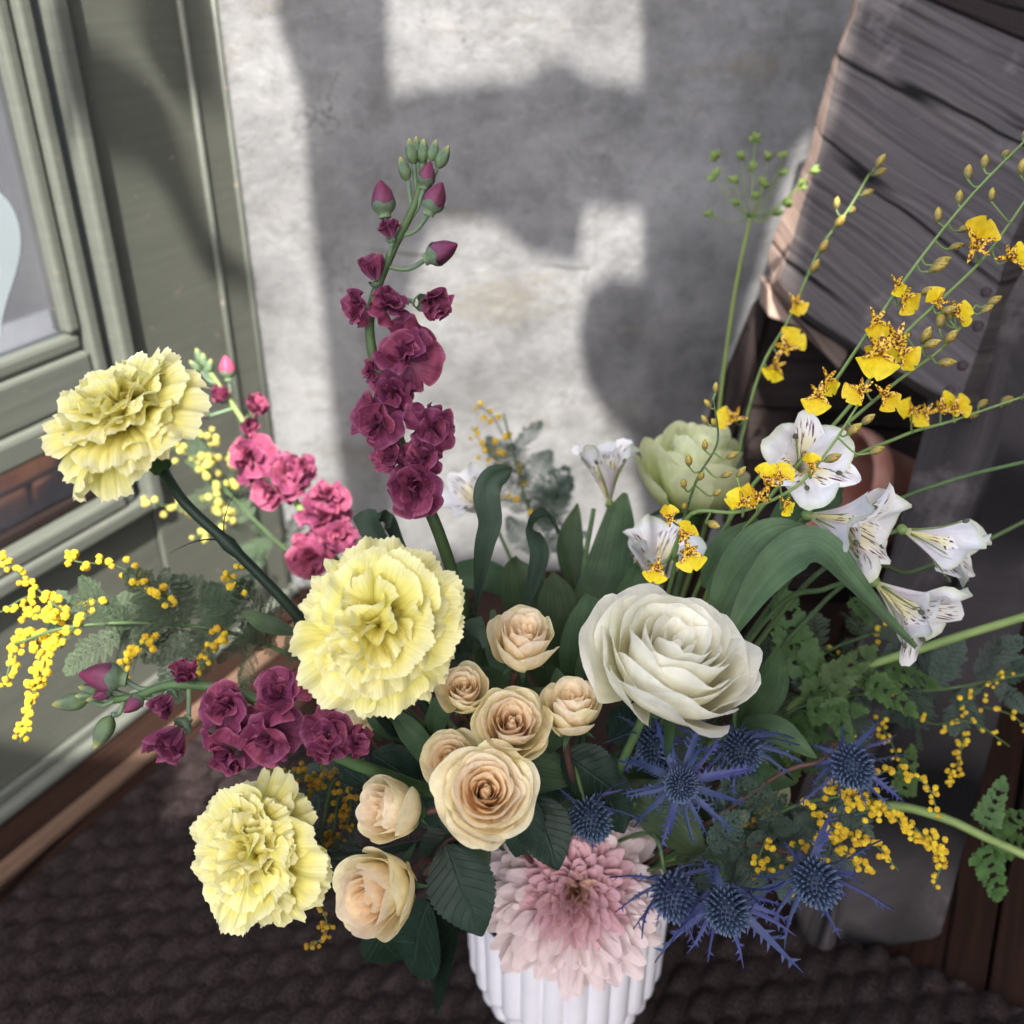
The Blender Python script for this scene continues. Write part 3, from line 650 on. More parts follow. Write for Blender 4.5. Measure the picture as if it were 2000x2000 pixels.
# --- rose
_rose = {}
def rose_meshes(key, mats, n=30, op=.5, hs=1.0, seed=0, swirl=1.0, ruff=.018):
    if key in _rose: return _rose[key]
    out = []
    for i in range(n):
        t = i/(n-1)
        rt = .05+.95*t**(.9)
        if t > .8: rt = rt*(1+.10*op)
        h = hs*(.80+.13*math.sin(math.pi*min(1, t*1.15))-(.50*op)*max(0, t-.45)/.55*t)+rnd(-.025, .025)
        wa = (1.35-.45*t)*rnd(.9, 1.1)
        curl = (.04+.34*op)*max(0, t-.25)+rnd(0, .04); sd = seed+i*1.37
        nu, nv = (16, 11) if t > .25 else (10, 7)
        mt = mats[0] if t < .42 else (mats[1] if t < .72 else mats[2])
        rb = .10*(t > .15)+.02
        peak = rnd(.0, .07)*t
        ph = rnd(0, 6.28)
        def f(i_, j_):
            u = 2*i_/nu-1; v = j_/nv; v = v*(1-.34*abs(u)**3.2*ss(.3, 1, v))
            belly = math.sin(math.pi/2*v**.62)
            r = rb+(rt-rb)*belly
            z = h*v**1.12*(1-.13*abs(u)**3+peak*max(0, 1-abs(u)*1.5))
            if t < .3: r = rt*(.8+.2*v)*(1-.55*max(0, .2-t)/.2*ss(.5, 1, v))
            c = ss(.62, 1, v); cc = c*c
            r += curl*cc*(.55+.45*abs(u)); z -= curl*.62*cc*(.35+.65*abs(u)**2)
            r *= 1+.085*u*swirl
            r += (.03+.10*t)*N((u*1.3+sd, v*1.1, sd), 1.2)*v
            z += (.03+.08*t)*N((u*1.6, sd, v), 1.5)*v+ruff*math.sin(u*6+sd)*c*(.3+t)
            a = u*wa
            return Vector((r*math.cos(a), r*math.sin(a), z))
        me = grid('petal', nu, nv, f, mt)
        out.append((me, i*2.39996+rnd(-.35, .35), rnd(-.10, .10)*(.3+t)))
    _rose[key] = out; return out
_core = {}
def rose_core(m):
    if m.name not in _core: _core[m.name] = bud_mesh('bud_core', m, .13, .80, 12, 8, 2.2, .9, .12, 3)
    return _core[m.name]
SEPAL = leaf_flat('sepal', CALYX, w=.13, droop=.5, nu=4, nv=8)
HIP = bud_mesh('hip', CALYX, .30, .55, 10, 6, 0, .6, .02)
def rose(label, c, axis, rad, key, mats, n=30, op=.5, hs=1.0, group=None, seed=0, stem=BROWNSTEM, sr=.0022, sepals=True, cat='rose', name='spray_rose', roll=0., stem_to=None, ruff=.018):
    a = Vector(axis).normalized(); cen = c-a*rad*.45*hs
    sp = stem_pts(cen-a*rad*.35, a, rad*1.3) if stem_to is None else [*stem_to, cen-a*rad*.35]
    t = thing(name, sp[0], label, cat, group)
    Fm = frame(cen, a, roll, rad)
    for me, ang, tl in rose_meshes(key, mats, n, op, hs, seed, 1.0, ruff):
        add('petal', me, t, Fm @ RZ(ang) @ RX(tl) @ RY(tl*.7))
    add('bud_core', rose_core(mats[0]), t, Fm @ Matrix.Diagonal((1, 1, hs, 1)))
    add('hip', HIP, t, Fm @ TR(0, 0, -.36))
    if sepals:
        for i in range(5):
            add('sepal', SEPAL, t, Fm @ RZ(i*1.257+.4) @ TR(.12, 0, -.02) @ RY(R(rnd(-50, 35))) @ SC(rnd(.5, .8)))
    add('stem', tube('stem', [p-W[t].translation for p in sp], sr, sr*.9, stem, 7, 18), t, W[t])
    return t
# --- carnation
CP_OUT = [petal('petal', CARN, R(30), R(88+11*i), 1, .56, .10, 1.5, .02, .10, 2.2+.5*i, .022, .03, .34, 36, 11, i*3+1, .65, frill=.05) for i in range(6)]
CP_MID = [petal('petal', CARN, R(12), R(58+12*i), .95, .58, .12, 1.4, .08, .19, 1.7+.4*i, .022, .03, .32, 34, 11, i*3+20, .8, frill=.05) for i in range(6)]
CP_IN = [petal('petal', CARN, R(2), R(20+13*i), .82, .50, .16, 1.3, .25, .27, 1.5+.3*i, .02, .03, .26, 28, 11, i*3+40, 1, frill=.05) for i in range(6)]
CARN_CAL = None
def calyx_cup(name, mat, r0, r1, L, teeth=5):
    def f(i, j):
        v = j/7; a = 2*math.pi*i/20; r = r0+(r1-r0)*v**1.5
        z = v*L+(.12*L*math.cos(a*teeth)*v**3); return Vector((r*math.cos(a), r*math.sin(a), z))
    return grid(name, 20, 7, f, mat, wrap=True)
CARN_CAL = calyx_cup('calyx', CALYX, .12, .33, .62)
BRACT = leaf_flat('stem_leaf', DKGREEN, w=.1, droop=.6, nu=4, nv=8)
def carnation(label, c, axis, rad, stem, depth=.45, flat=1.0, extra=()):
    a = Vector(axis).normalized(); cen = c-a*rad*depth
    t = thing('carnation', stem[0], label, 'carnation', 'pale yellow carnations')
    Fm = frame(cen, a, rnd(0, 6), rad)
    n = 0
    for k, (num, sc) in enumerate(((8, 1.04), (8, .95), (7, .84))):
        for i in range(num):
            add('petal', random.choice(CP_OUT), t, Fm @ TR(0, 0, .06*k) @ RZ(i*2*math.pi/num+k*.42+rnd(-.15, .15)) @ RY(R(rnd(-11, 9)-9*k)*flat) @ RX(rnd(-.22, .22)) @ SC(rnd(.90, 1.08)*sc))
    for k, (num, sc) in enumerate(((6, .78), (5, .70))):
        for i in range(num):
            add('petal', random.choice(CP_MID), t, Fm @ TR(0, 0, .12+.05*k) @ RZ(i*2*math.pi/num+k*.5+rnd(-.3, .3)) @ RY(R(rnd(-16, 10)-6*k)) @ RX(rnd(-.45, .45)) @ SC(rnd(.9, 1.1)*sc))
    for i in range(9):
        add('petal', random.choice(CP_IN), t, Fm @ TR(rnd(-.08, .08), rnd(-.08, .08), .12) @ RZ(i*2.4+rnd(-.4, .4)) @ RY(R(rnd(-14, 18))) @ RX(rnd(-.5, .5)) @ SC(rnd(.66, .88)))
    add('calyx', CARN_CAL, t, Fm @ TR(0, 0, -.50))
    sp = list(stem)+[cen-a*rad*.45]
    add('stem', tube('stem', [p-W[t].translation for p in sp], .0030, .0028, DKGREEN, 8, 26, bulge=lambda v: 1.0+.5*math.exp(-((v-.62)/.018)**2)+.5*math.exp(-((v-.3)/.018)**2)), t, W[t])
    cc = spline(sp, 40); q = cc[25]; tt = (cc[26]-cc[24]).normalized()
    for sgn in (1, -1):
        add('leaf', BRACT, t, frame(q, tt) @ RZ(sgn*1.57+.6) @ RY(R(-62)) @ SC(rad*.6))
    return t
# --- stock
def stock_sets(mat):
    return ([petal('petal', mat, R(45), R(90+12*i), 1, .58, .18, .95, (.45, -.3, .2, -.15)[i], .20, 1.2+.25*i, 0, .02, .28, 12, 8, i*5+60, .8, notch=.05) for i in range(4)],
            [petal('petal', mat, R(20), R(56+16*i), .88, .54, .2, .95, (.6, -.2, .35, .1)[i], .26, 1.2+.3*i, 0, .02, .26, 12, 8, i*5+80, .9) for i in range(4)],
            [petal('petal', mat, R(2), R(32+14*i), .62, .36, .25, .9, .5, .16, 1.5+.3*i, 0, .02, .2, 8, 6, i*5+100, 1) for i in range(3)])
ST_P = stock_sets(STOCKP); ST_K = stock_sets(STOCKPK)
FL_CAL = calyx_cup('floret', GREYCALYX, .07, .16, .42, 4)
B_P = bud_mesh('bud', BUDP, .34, 1.0, 14, 9, .9, .75, .10, 4); B_K = bud_mesh('bud', BUDPK, .34, 1.0, 14, 9, .9, .75, .10, 4)
B_G = bud_mesh('bud', GREENBUD, .27, 1.0, 12, 8, .2, .8, .09, 4)
def bcal():
    def f(i, j):
        v = j/8; a = 2*math.pi*i/20; z = v*.42*(1+.16*math.cos(a*4)*v**2)
        vb = max(0.02, min(.9, (z-.12))); r = max(.10+.9*v*(1-v*.35)*.42, .34*(math.sin(math.pi*min(.985, .06+vb**.75*.94))**.7)*1.10+.015)
        return Vector((r*math.cos(a), r*math.sin(a), z))
    return grid('calyx', 20, 8, f, GREYCALYX, wrap=True)
B_CAL = bcal()
def floret(t, c, axis, rad, sets, dens=1.0):
    a = Vector(axis).normalized(); Fm = frame(c-a*rad*.35, a, rnd(0, 6), rad)
    fo = add('floret', FL_CAL, t, Fm @ TR(0, 0, -.36))
    for i in range(5):
        add('petal', random.choice(sets[0]), fo, Fm @ RZ(i*1.257+rnd(-.35, .35)) @ RY(R(rnd(-26, 22))) @ RX(rnd(-.5, .5)) @ SC(rnd(.78, 1.12)))
    for i in range(4):
        add('petal', random.choice(sets[1]), fo, Fm @ TR(0, 0, .08) @ RZ(i*1.571+.5+rnd(-.4, .4)) @ RY(R(rnd(-18, 14))) @ RX(rnd(-.45, .45)) @ SC(rnd(.8, 1.02)))
    for i in range(5):
        add('petal', random.choice(sets[2]), fo, Fm @ TR(0, 0, .10) @ RZ(i*1.257+rnd(-.3, .3)) @ RY(R(rnd(-15, 15))) @ RX(rnd(-.5, .5)) @ SC(rnd(.8, 1.1)))
    return fo
def halfopen(t, c, axis, rad, sets):
    a = Vector(axis).normalized(); Fm = frame(c-a*rad*.6, a, rnd(0, 6), rad)
    fo = add('floret', B_CAL, t, Fm @ TR(0, 0, -.45) @ SC(.95))
    for i in range(5):
        add('petal', random.choice(sets[2]), fo, Fm @ RZ(i*1.257+rnd(-.3, .3)) @ RY(R(rnd(-10, 4))) @ SC(rnd(1.6, 1.9)))
    for i in range(4):
        add('petal', random.choice(sets[2]), fo, Fm @ RZ(i*1.57+rnd(-.3, .3)) @ RY(R(rnd(-4, 14))) @ RX(rnd(-.3, .3)) @ SC(rnd(1.3, 1.7)))
def bud(t, c, axis, L, me, cal=True, stalk=None):
    a = Vector(axis).normalized(); Fm = frame(c-a*L*.5, a, rnd(0, 6), L)
    b = add('bud', me, t, Fm)
    if cal: add('calyx', B_CAL, b, Fm @ TR(0, 0, -.12))
    if stalk is not None:
        e = c-a*L*.55; o = W[t].translation
        add('pedicel', tube('pedicel', [stalk-o, stalk.lerp(e, .55)-o-Vector((0, 0, .004)), e-o], .0013, .0016, GREYCALYX, 6, 8), t, W[t])
# --- chrysanthemum
def mum(label, c, axis, rad, stem_to, n=270):
    a = Vector(axis).normalized(); t = thing('chrysanthemum', VM, label, 'chrysanthemum'); Fm = frame(c-a*rad*.30, a, 0, rad)
    kinds = []
    for k in range(10):
        s = k/9        # 0 centre, 1 rim
        mt = MUM_IN if s < .16 else (MUM_MID if s < .66 else MUM_OUT)
        L = .26+.74*s**.8; th1 = R(14+84*s**.85)
        row = [petal('petal', mt, R(6+60*s), th1+R(rnd(-6, 6)), L, (.062+.055*s)*(1.05 if s > .2 else .8), .45, .6, .9-.75*s, .02+.03*s, 1.2, 0, .02+.03*s, .20+.14*(v_ == 1), 6, 7, k*7+v_, 1.1, roll=.0) for v_ in range(3)]
        kinds.append(row)
    for i in range(n):
        s = (i+.5)/n; s = s**.62
        k = min(9, int(s*10)); me = random.choice(kinds[k])
        add('petal', me, t, Fm @ TR(0, 0, .42*(1-s)) @ RZ(i*2.39996) @ RY(R(rnd(-6, 6))) @ RX(rnd(-.12, .12)) @ SC(rnd(.9, 1.08)))
    o = W[t].translation; add('stem', tube('stem', [VM-o, c-a*rad*.4-o], .004, .004, GREEN, 8, 6), t, W[t])
    add('calyx', calyx_cup('calyx', CALYX, .06, .3, .25), t, Fm @ TR(0, 0, -.22)); return t
# --- sea holly
def thistle_cone():
    parts = []; n = 170
    for i in range(n):
        s = (i+.5)/n; z = 1-1.75*s; z = max(-1, z); r = math.sqrt(max(0, 1-z*z)); a = i*2.39996
        nrm = Vector((r*math.cos(a), r*math.sin(a), z)); p = Vector((nrm.x*.72, nrm.y*.72, nrm.z*1.0))*.5+Vector((0, 0, .5))
        d = (nrm*.8+Vector((0, 0, .35))).normalized(); s1 = d.orthogonal().normalized(); s2 = d.cross(s1); b = .052; L = rnd(.15, .24)
        v = [p+s1*b, p+s2*b, p-s1*b, p-s2*b]+[p+d*L*.55+q*b*.8 for q in (s1, s2, -s1, -s2)]+[p+d*L]
        f = [(0, 1, 5, 4), (1, 2, 6, 5), (2, 3, 7, 6), (3, 0, 4, 7), (4, 5, 8), (5, 6, 8), (6, 7, 8), (7, 4, 8)]
        parts.append((v, f, [(0, 0)]*4+[(0, .5)]*4+[(0, 1)]))
    core = bud_mesh('c', None, .37, 1.0, 10, 8, 0, .9, 0); parts.append(raw(core))
    V, F, U = join_raw(parts); return mk('cone', V, F, THI_CONE, U, smooth=False)
CONE = thistle_cone()
def bract(seed):
    """narrow spiny bract along +X"""
    V = []; F = []; U = []; nv = 12; rs = random.Random(seed)
    for j in range(nv+1):
        v = j/nv; w = .052*(1-v**1.6)+.004; z = .16*v*v*(1 if seed % 2 else -.6)+.04*math.sin(v*5+seed)
        V += [Vector((v, -w, z)), Vector((v, 0, z-.02)), Vector((v, w, z))]; U += [(.2, v), (.5, v), (.8, v)]
    for j in range(nv):
        a = j*3; F += [(a, a+1, a+4, a+3), (a+1, a+2, a+5, a+4)]
    for j in range(1, nv-1):
        for sg in (-1, 1):
            if rs.random() < .35: continue
            b = V[j*3+(0 if sg < 0 else 2)]; c2 = V[(j+1)*3+(0 if sg < 0 else 2)]; L = rs.uniform(.05, .12)
            o = len(V); V += [b.copy(), c2.lerp(b, .5), b+Vector((L*.75, sg*L*.8, rs.uniform(-.03, .05)))]; U += [(.5, j/nv)]*2+[(.5, 1)]; F.append((o, o+1, o+2))
    return mk('bract', V, F, THI_BR, U)
BRACTS = [bract(i) for i in range(5)]
BRACTS2 = []
for b_ in BRACTS:
    q_ = b_.copy(); q_.materials[0] = THI_BR2; BRACTS2.append(q_)
HAIRS = [leaf_flat('spine', THI_BR, w=.022, droop=-.1, nu=2, nv=5)]
def thistle(label, c, axis, L, nb=13, spread=(15, 70), blen=1.5, stem_to=None, roll=0):
    """L: cone length; bracts form a ruff at the base of the cone"""
    L *= .88; blen *= 1.12; a = Vector(axis).normalized(); base = c-a*L*.5; Fm = frame(base, a, roll, L)
    sp = stem_pts(base, a, .03) if stem_to is None else [*stem_to, base-a*.012, base]
    t = thing('sea_holly', sp[0], label, 'sea holly', 'blue spiky sea holly heads')
    add('cone', CONE, t, Fm)
    nb += 3
    for i in range(nb):
        add('bract', random.choice(BRACTS if blen > 1.3 else BRACTS2+BRACTS), t, Fm @ TR(0, 0, .06) @ RZ(i*2*math.pi/nb+rnd(-.2, .2)) @ TR(.12, 0, 0) @ RY(R(rnd(-spread[1], -spread[0]))) @ RX(rnd(-.6, .6)) @ SC(blen*rnd(.85, 1.4)))
    for i in range(22):
        add('spine', HAIRS[0], t, Fm @ TR(0, 0, rnd(.02, .45)) @ RZ(rnd(0, 6.28)) @ TR(.26, 0, 0) @ RY(R(rnd(-60, -5))) @ SC(rnd(.35, .75)))
    o = W[t].translation
    add('stem', tube('stem', [p-o for p in sp], .0016, .0013, GREEN if stem_to is None else BROWNSTEM, 6, 18), t, W[t]); return t
# --- alstroemeria
def als_set(op):
    return ([petal('tepal', ALS_OUT, R(8), R(30+46*op+6*i), 1, .34, .12, 1.15, .10, .12, 1.3, 0, .02, .30, 12, 11, i*4+200, 1.6, notch=.02) for i in range(3)],
            [petal('tepal', ALS_IN, R(8), R(26+50*op+6*i), 1.0, .25, .14, 1.0, .25, .09, 1.2, 0, .02, .45, 9, 11, i*4+220, 1.6) for i in range(3)])
ALS = {.2: als_set(.2), .6: als_set(.6), 1.0: als_set(1.0)}
STAM = None
def als(label, c, axis, L, op=.6, roll=0., sp=None, name='alstroemeria', inner_from=None, group='white alstroemeria blooms'):
    a = Vector(axis).normalized(); base = c-a*L*.55; Fm = frame(base, a, roll, L)
    sp = sp or stem_pts(base, a, .05); t = thing(name, sp[0], label, 'alstroemeria', group); o = W[t].translation
    O, Iq = ALS[op]
    for i in range(3):
        add('tepal', O[i], t, Fm @ RZ(i*2.094+rnd(-.1, .1)) @ RY(R(rnd(-5, 5))))
        add('tepal', Iq[i], t, Fm @ TR(0, 0, .01) @ RZ(i*2.094+1.047+rnd(-.1, .1)) @ RY(R(rnd(-6, 4))))
    for i in range(5):
        m = Fm @ RZ(i*1.257+.3) @ RY(R(rnd(12, 28)))
        pts = [m @ Vector((.02, 0, .08)), m @ Vector((.05, 0, .4)), m @ Vector((.14, 0, .72))]
        st = add('stamen', tube('stamen', [p-o for p in pts], .0006, .0005, PALEGREEN, 5, 8), t, W[t])
        add('anther', ANTHER_ME, st, frame(pts[2], (pts[2]-pts[1]), 0, L*.10))
    add('ovary', OVARY, t, Fm @ TR(0, 0, -.12))
    add('stem', tube('stem', [p-o for p in [*sp[:-1], base-a*L*.06]], .0022, .0014, GREEN, 7, 20), t, W[t]); return t
ANTHER_ME = bud_mesh('anther', ANTHER, .3, 1.0, 8, 5, 0, .9, 0)
OVARY = bud_mesh('ovary', PALEGREEN, .07, .16, 10, 5, 0, .8, .08, 6)
# --- oncidium orchid
def lip_mesh(i):
    """kidney shaped lip in frame: narrow waist at origin, spreads along +X"""
    def f(a, b):
        u = 2*a/12-1; v = b/8
        w = (.10+.62*ss(.12, .75, v))*(1-.12*v); x = v*(.78+.12*math.cos(u*2.2)-.14*(abs(u) < .12)*v)*(1-.28*abs(u)**3*v)
        z = .10*v*math.sin(u*3+i)+.16*v*v*u*u-.10*v*v+.05*N((u*2, v*2, i), 1.5)
        return Vector((x, u*w, z))
    return grid('lip', 12, 8, f, ONC_LIP)
LIPS = [lip_mesh(i*2.3) for i in range(3)]
def onc_floret_mesh(i):
    parts = []
    for k in range(5):
        m = RZ(k*1.1+1.0) @ RY(R(-20-12*(k % 2)))
        me = leaf_flat('s', None, w=.17, droop=-.3 if k % 2 else .2, nu=4, nv=6, seed=i*3+k)
        v, f, u = raw(me); parts.append(([m @ (q*.55) for q in v], f, u))
    for k in range(7):   # warty callus
        b = bud_mesh('b', None, .09, .2, 6, 4, 0, .9, 0); v, f, u = raw(b); m = TR(rnd(-.02, .12), rnd(-.1, .1), 0) @ RZ(rnd(0, 6)) @ RY(R(rnd(-50, 50)))
        parts.append(([m @ q for q in v], f, u))
    V, F, U = join_raw(parts); return mk('floret', V, F, ONC_SPOT, U)
ONCF = [onc_floret_mesh(i) for i in range(3)]
OBUD = bud_mesh('bud', ONC_BUD, .26, 1.0, 8, 6, 0, .95, .05, 4)
def onc_floret(t, c, lipdir, nrm, s, at=None):
    """c centre; lipdir: where the lip points; nrm: face direction"""
    x = Vector(lipdir).normalized(); z = Vector(nrm); z = (z-x*z.dot(x)).normalized(); y = z.cross(x)
    Fm = Matrix((x, y, z)).transposed().to_4x4() @ SC(s); Fm.translation = c
    fo = add('floret', random.choice(ONCF), t, Fm)
    add('lip', random.choice(LIPS), fo, Fm @ SC(.86))
    if at is not None:
        o = W[t].translation; mid = c.lerp(at, .5)+Vector((0, 0, -.006))
        add('pedicel', tube('pedicel', [at-o, mid-o, c-o], .0007, .0006, PALEGREEN, 5, 8), t, W[t])
def onc_bud(t, c, axis, L, at=None):
    add('bud', OBUD, t, frame(c, axis, 0, L))
    if at is not None:
        o = W[t].translation; mid = c.lerp(at, .5)+CD(rnd(-.4, .4), -.5, 0)*(c-at).length*.25
        add('pedicel', tube('pedicel', [at-o, mid-o, c-o], .0006, .0006, PALEGREEN, 5, 8), t, W[t])
# --- mimosa
def ball_mesh(mat):
    import bmesh
    bm = bmesh.new(); bmesh.ops.create_icosphere(bm, subdivisions=3, radius=1)
    for v in bm.verts: v.co *= 1+rnd(-.24, .16)
    me = bpy.data.meshes.new('blossom'); bm.to_mesh(me); bm.free(); me.materials.append(mat)
    me.polygons.foreach_set('use_smooth', [False]*len(me.polygons)); return me
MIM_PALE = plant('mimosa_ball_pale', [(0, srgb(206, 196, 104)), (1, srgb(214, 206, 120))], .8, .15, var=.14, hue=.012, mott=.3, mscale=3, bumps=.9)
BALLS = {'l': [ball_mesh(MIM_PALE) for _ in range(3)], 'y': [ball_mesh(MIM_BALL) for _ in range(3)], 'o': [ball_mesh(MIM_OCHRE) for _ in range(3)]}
def pinnate(mat, npair=9, nleaf=13, seed=0, length=1., pin=.34, arch=.15):
    """twice-divided feathery leaf along +X, face +Z"""
    rs = random.Random(seed); V = []; F = []; U = []
    def quad(p, d, s, L, w):
        o = len(V); V.extend([p, p+d*L*.5+s*w, p+d*L, p+d*L*.5-s*w]); U.extend([(.5, 0), (1, .5), (.5, 1), (0, .5)]); F.append((o, o+1, o+2, o+3))
    def strip(a, b, w):
        d = (b-a); s = Vector((-d.y, d.x, 0)).normalized()*w; o = len(V)
        V.extend([a-s, a+s, b+s*.6, b-s*.6]); U.extend([(0, 0), (1, 0), (1, 1), (0, 1)]); F.append((o, o+1, o+2, o+3))
    prev = None
    for k in range(npair+1):
        v = k/npair; p = Vector((v, .04*math.sin(v*4+seed), -arch*v*v))
        if prev is not None: strip(prev, p, .008)
        prev = p
        if k == 0: continue
        pl = pin*math.sin(math.pi*(.18+.74*v))*rs.uniform(.85, 1.1)
        for sg in (-1, 1):
            ang = R(rs.uniform(52, 66)); dv = Vector((math.cos(ang), sg*math.sin(ang), rs.uniform(-.25, .1))).normalized()
            q0 = p
            for m in range(nleaf):
                t = (m+1)/nleaf; q = p+dv*pl*t+Vector((0, 0, -.1*pl*t*t)); strip(q0, q, .004); q0 = q
                ll = .062*math.sin(math.pi*(.2+.75*t))+.012
                for s2 in (-1, 1):
                    a2 = math.atan2(dv.y, dv.x)+s2*R(62)
                    d2 = Vector((math.cos(a2), math.sin(a2), rs.uniform(-.2, .3))).normalized()
                    quad(q, d2, Vector((-d2.y, d2.x, 0)), ll, .010)
    return mk('leaf', V, F, mat, U, smooth=False)
PIN = {'g': [pinnate(MIM_LEAF, seed=i) for i in range(3)], 'b': [pinnate(MIM_LEAF2, seed=i+5) for i in range(3)]}
def lobed(mat, seed=0):
    """parsley-like lobed leaf along +X"""
    rs = random.Random(seed); parts = []
    def lf(p, ang, L, w):
        me = leaf_flat('l', None, w=w, droop=rs.uniform(-.1, .2), nu=2, nv=6, seed=rs.random()*9, serr=.35)
        v, f, u = raw(me); m = TR(*p) @ RZ(ang) @ RY(R(rs.uniform(-15, 15))) @ SC(L); parts.append(([m @ q for q in v], f, u))
    for k in range(5):
        x = .2+.17*k; L = .34-.04*k
        for sg in (-1, 1):
            lf((x, 0, 0), sg*R(55), L, .26)
            lf((x+L*.3, sg*L*.4, 0), sg*R(20), L*.55, .3); lf((x+L*.25, sg*L*.35, 0), sg*R(95), L*.5, .3)
    lf((.9, 0, 0), 0, .28, .34); lf((0, 0, 0), 0, 1.0, .02)
    V, F, U = join_raw(parts); return mk('leaf', V, F, mat, U)
LOB = [lobed(LEAF_FR, i) for i in range(2)]
def place_leaf(t, me, a, b, nrm=None, roll=0., name='leaf'):
    """a unit leaf laid from point a to point b"""
    x = (b-a); L = x.length; x.normalize(); z = Vector(nrm) if nrm is not None else CD(0, .35, .94); z = (z-x*z.dot(x)).normalized(); y = z.cross(x)
    Fm = Matrix((x, y, z)).transposed().to_4x4() @ RX(roll) @ SC(L); Fm.translation = a; return add(name, me, t, Fm)
def raceme(t, pts, nb, br, kind='y', spread=.010, stemmat=PALEGREEN, taper=True):
    o = W[t].translation; c = spline(pts, max(8, nb))
    add('raceme', tube('raceme', [p-o for p in pts], .0008, .0005, stemmat, 5, 10), t, W[t])
    nb = int(nb*1.35); br *= .80
    for i in range(nb):
        v = (i+.5)/nb; p = c[int(v*(len(c)-1))]
        q = p+Vector((rnd(-1, 1), rnd(-1, 1), rnd(-1, 1)))*spread*(1-.45*v)
        add('blossom', random.choice(BALLS[kind]), t, frame(q, Vector((rnd(-1, 1), rnd(-1, 1), rnd(-1, 1))), 0, br*rnd(.82, 1.15)*(1-.3*v*taper)))
def px(l, d): return [P(q[0], q[1], q[2] if len(q) > 2 else d) for q in l]
# ------------------------------------------------------------------ the bouquet
KQ = 2000/1932
def Q(x, y, d): return P(x*KQ, y*KQ, d)
def qx(l, d): return [Q(q[0], q[1], q[2] if len(q) > 2 else d) for q in l]
def mm(r, d): return r*KQ/2000*d
# --- carnations
carnation('pale yellow carnation leaning out on a long dark stem by the window', Q(222, 775, .52), CD(-.38, .72, .58), mm(172, .52), [VM+Vector((-.03, 0, -.02)), Q(700, 1330, .60), Q(560, 1160, .555), Q(440, 1035, .54), Q(350, 950, .535)], depth=.35)
carnation('largest pale yellow carnation facing the front, in the middle of the bouquet', Q(708, 1172, .52), CD(.02, .18, .98), mm(178, .52), [VM+Vector((-.02, 0, -.02)), Q(900, 1500, .66), Q(760, 1260, .60)], depth=.5)
carnation('lowest pale yellow carnation, hanging over the woven mat', Q(468, 1612, .60), CD(-.52, .12, .80), mm(150, .60), [VM+Vector((-.04, 0, -.02)), Q(860, 1600, .70), Q(690, 1612, .65), Q(600, 1616, .64)], depth=.4)
# --- peach spray roses
PM = (PEACH_IN, PEACH_MID, PEACH_OUT)
RO = 'peach spray roses'
rose('cupped peach rose standing highest, right of the big carnation', Q(985, 1215, .57), CD(.06, .74, .66), mm(62, .57), 'cup', PM, 30, .12, 1.85, RO, 1, roll=.5)
rose('tight cream rosebud beside the lower edge of the big carnation', Q(876, 1306, .56), CD(.03, .55, .83), mm(50, .56), 'tight', PM, 26, .0, 1.75, RO, 2)
rose('half-open peach rose in the centre of the spray, above the widest one', Q(965, 1368, .55), CD(.06, .50, .86), mm(70, .55), 'mid', PM, 34, .20, 1.45, RO, 3, roll=1.)
rose('peach rose next to the big white rose', Q(1078, 1338, .56), CD(.02, .78, .62), mm(56, .56), 'cup2', PM, 30, .22, 1.85, RO, 4, roll=2.)
rose('small half-hidden peach rose tucked behind the widest one', Q(852, 1436, .56), CD(-.12, .42, .90), mm(56, .56), 'mid2', PM, 30, .25, 1.45, RO, 5)
rose('widest, fully open peach rose with tightly swirled centre', Q(917, 1494, .53), CD(.06, .42, .90), mm(87, .53), 'open', PM, 42, .70, .95, RO, 6, roll=.3)
rose('small peach rose turned to the left below the plum stock', Q(742, 1530, .57), CD(-.72, .22, .66), mm(62, .57), 'cup', PM, 30, .12, 1.85, RO, 1, roll=2.2)
rose('lowest peach rose, beside the big dark rose leaf', Q(714, 1682, .57), CD(-.50, -.02, .86), mm(80, .57), 'cup3', PM, 32, .28, 1.65, RO, 8, roll=1.2)
rose('peach rose mostly hidden under the big carnation', Q(665, 1350, .64), CD(-.40, .70, .60), mm(54, .64), 'cup2', PM, 30, .22, 1.85, RO, 4, roll=4.)
rose('large creamy white garden rose with ruffled swirl', Q(1264, 1245, .57), CD(.22, .76, .60), mm(158, .57), 'white', (WHITE_IN, WHITE_IN, WHITE_OUT), 40, .42, 1.08, None, 21, stem=GREEN, sr=.003, name='garden_rose', roll=2.6, ruff=.045)
rose('pale lime green rose standing behind the orchid stems', Q(1310, 890, .80), CD(.05, .90, .42), mm(98, .80), 'lime', (LIME_P, LIME_P, LIME_P), 28, .25, 1.75, None, 31, stem=GREEN, sr=.003, name='garden_rose', roll=.9)
rose('small green rosebud half hidden behind the sea holly', Q(1412, 1500, .70), CD(.15, .35, .90), mm(66, .70), 'limebud', (LIME_P, LIME_P, LIME_P), 20, .1, 1.5, None, 41, stem=GREEN, name='rosebud')
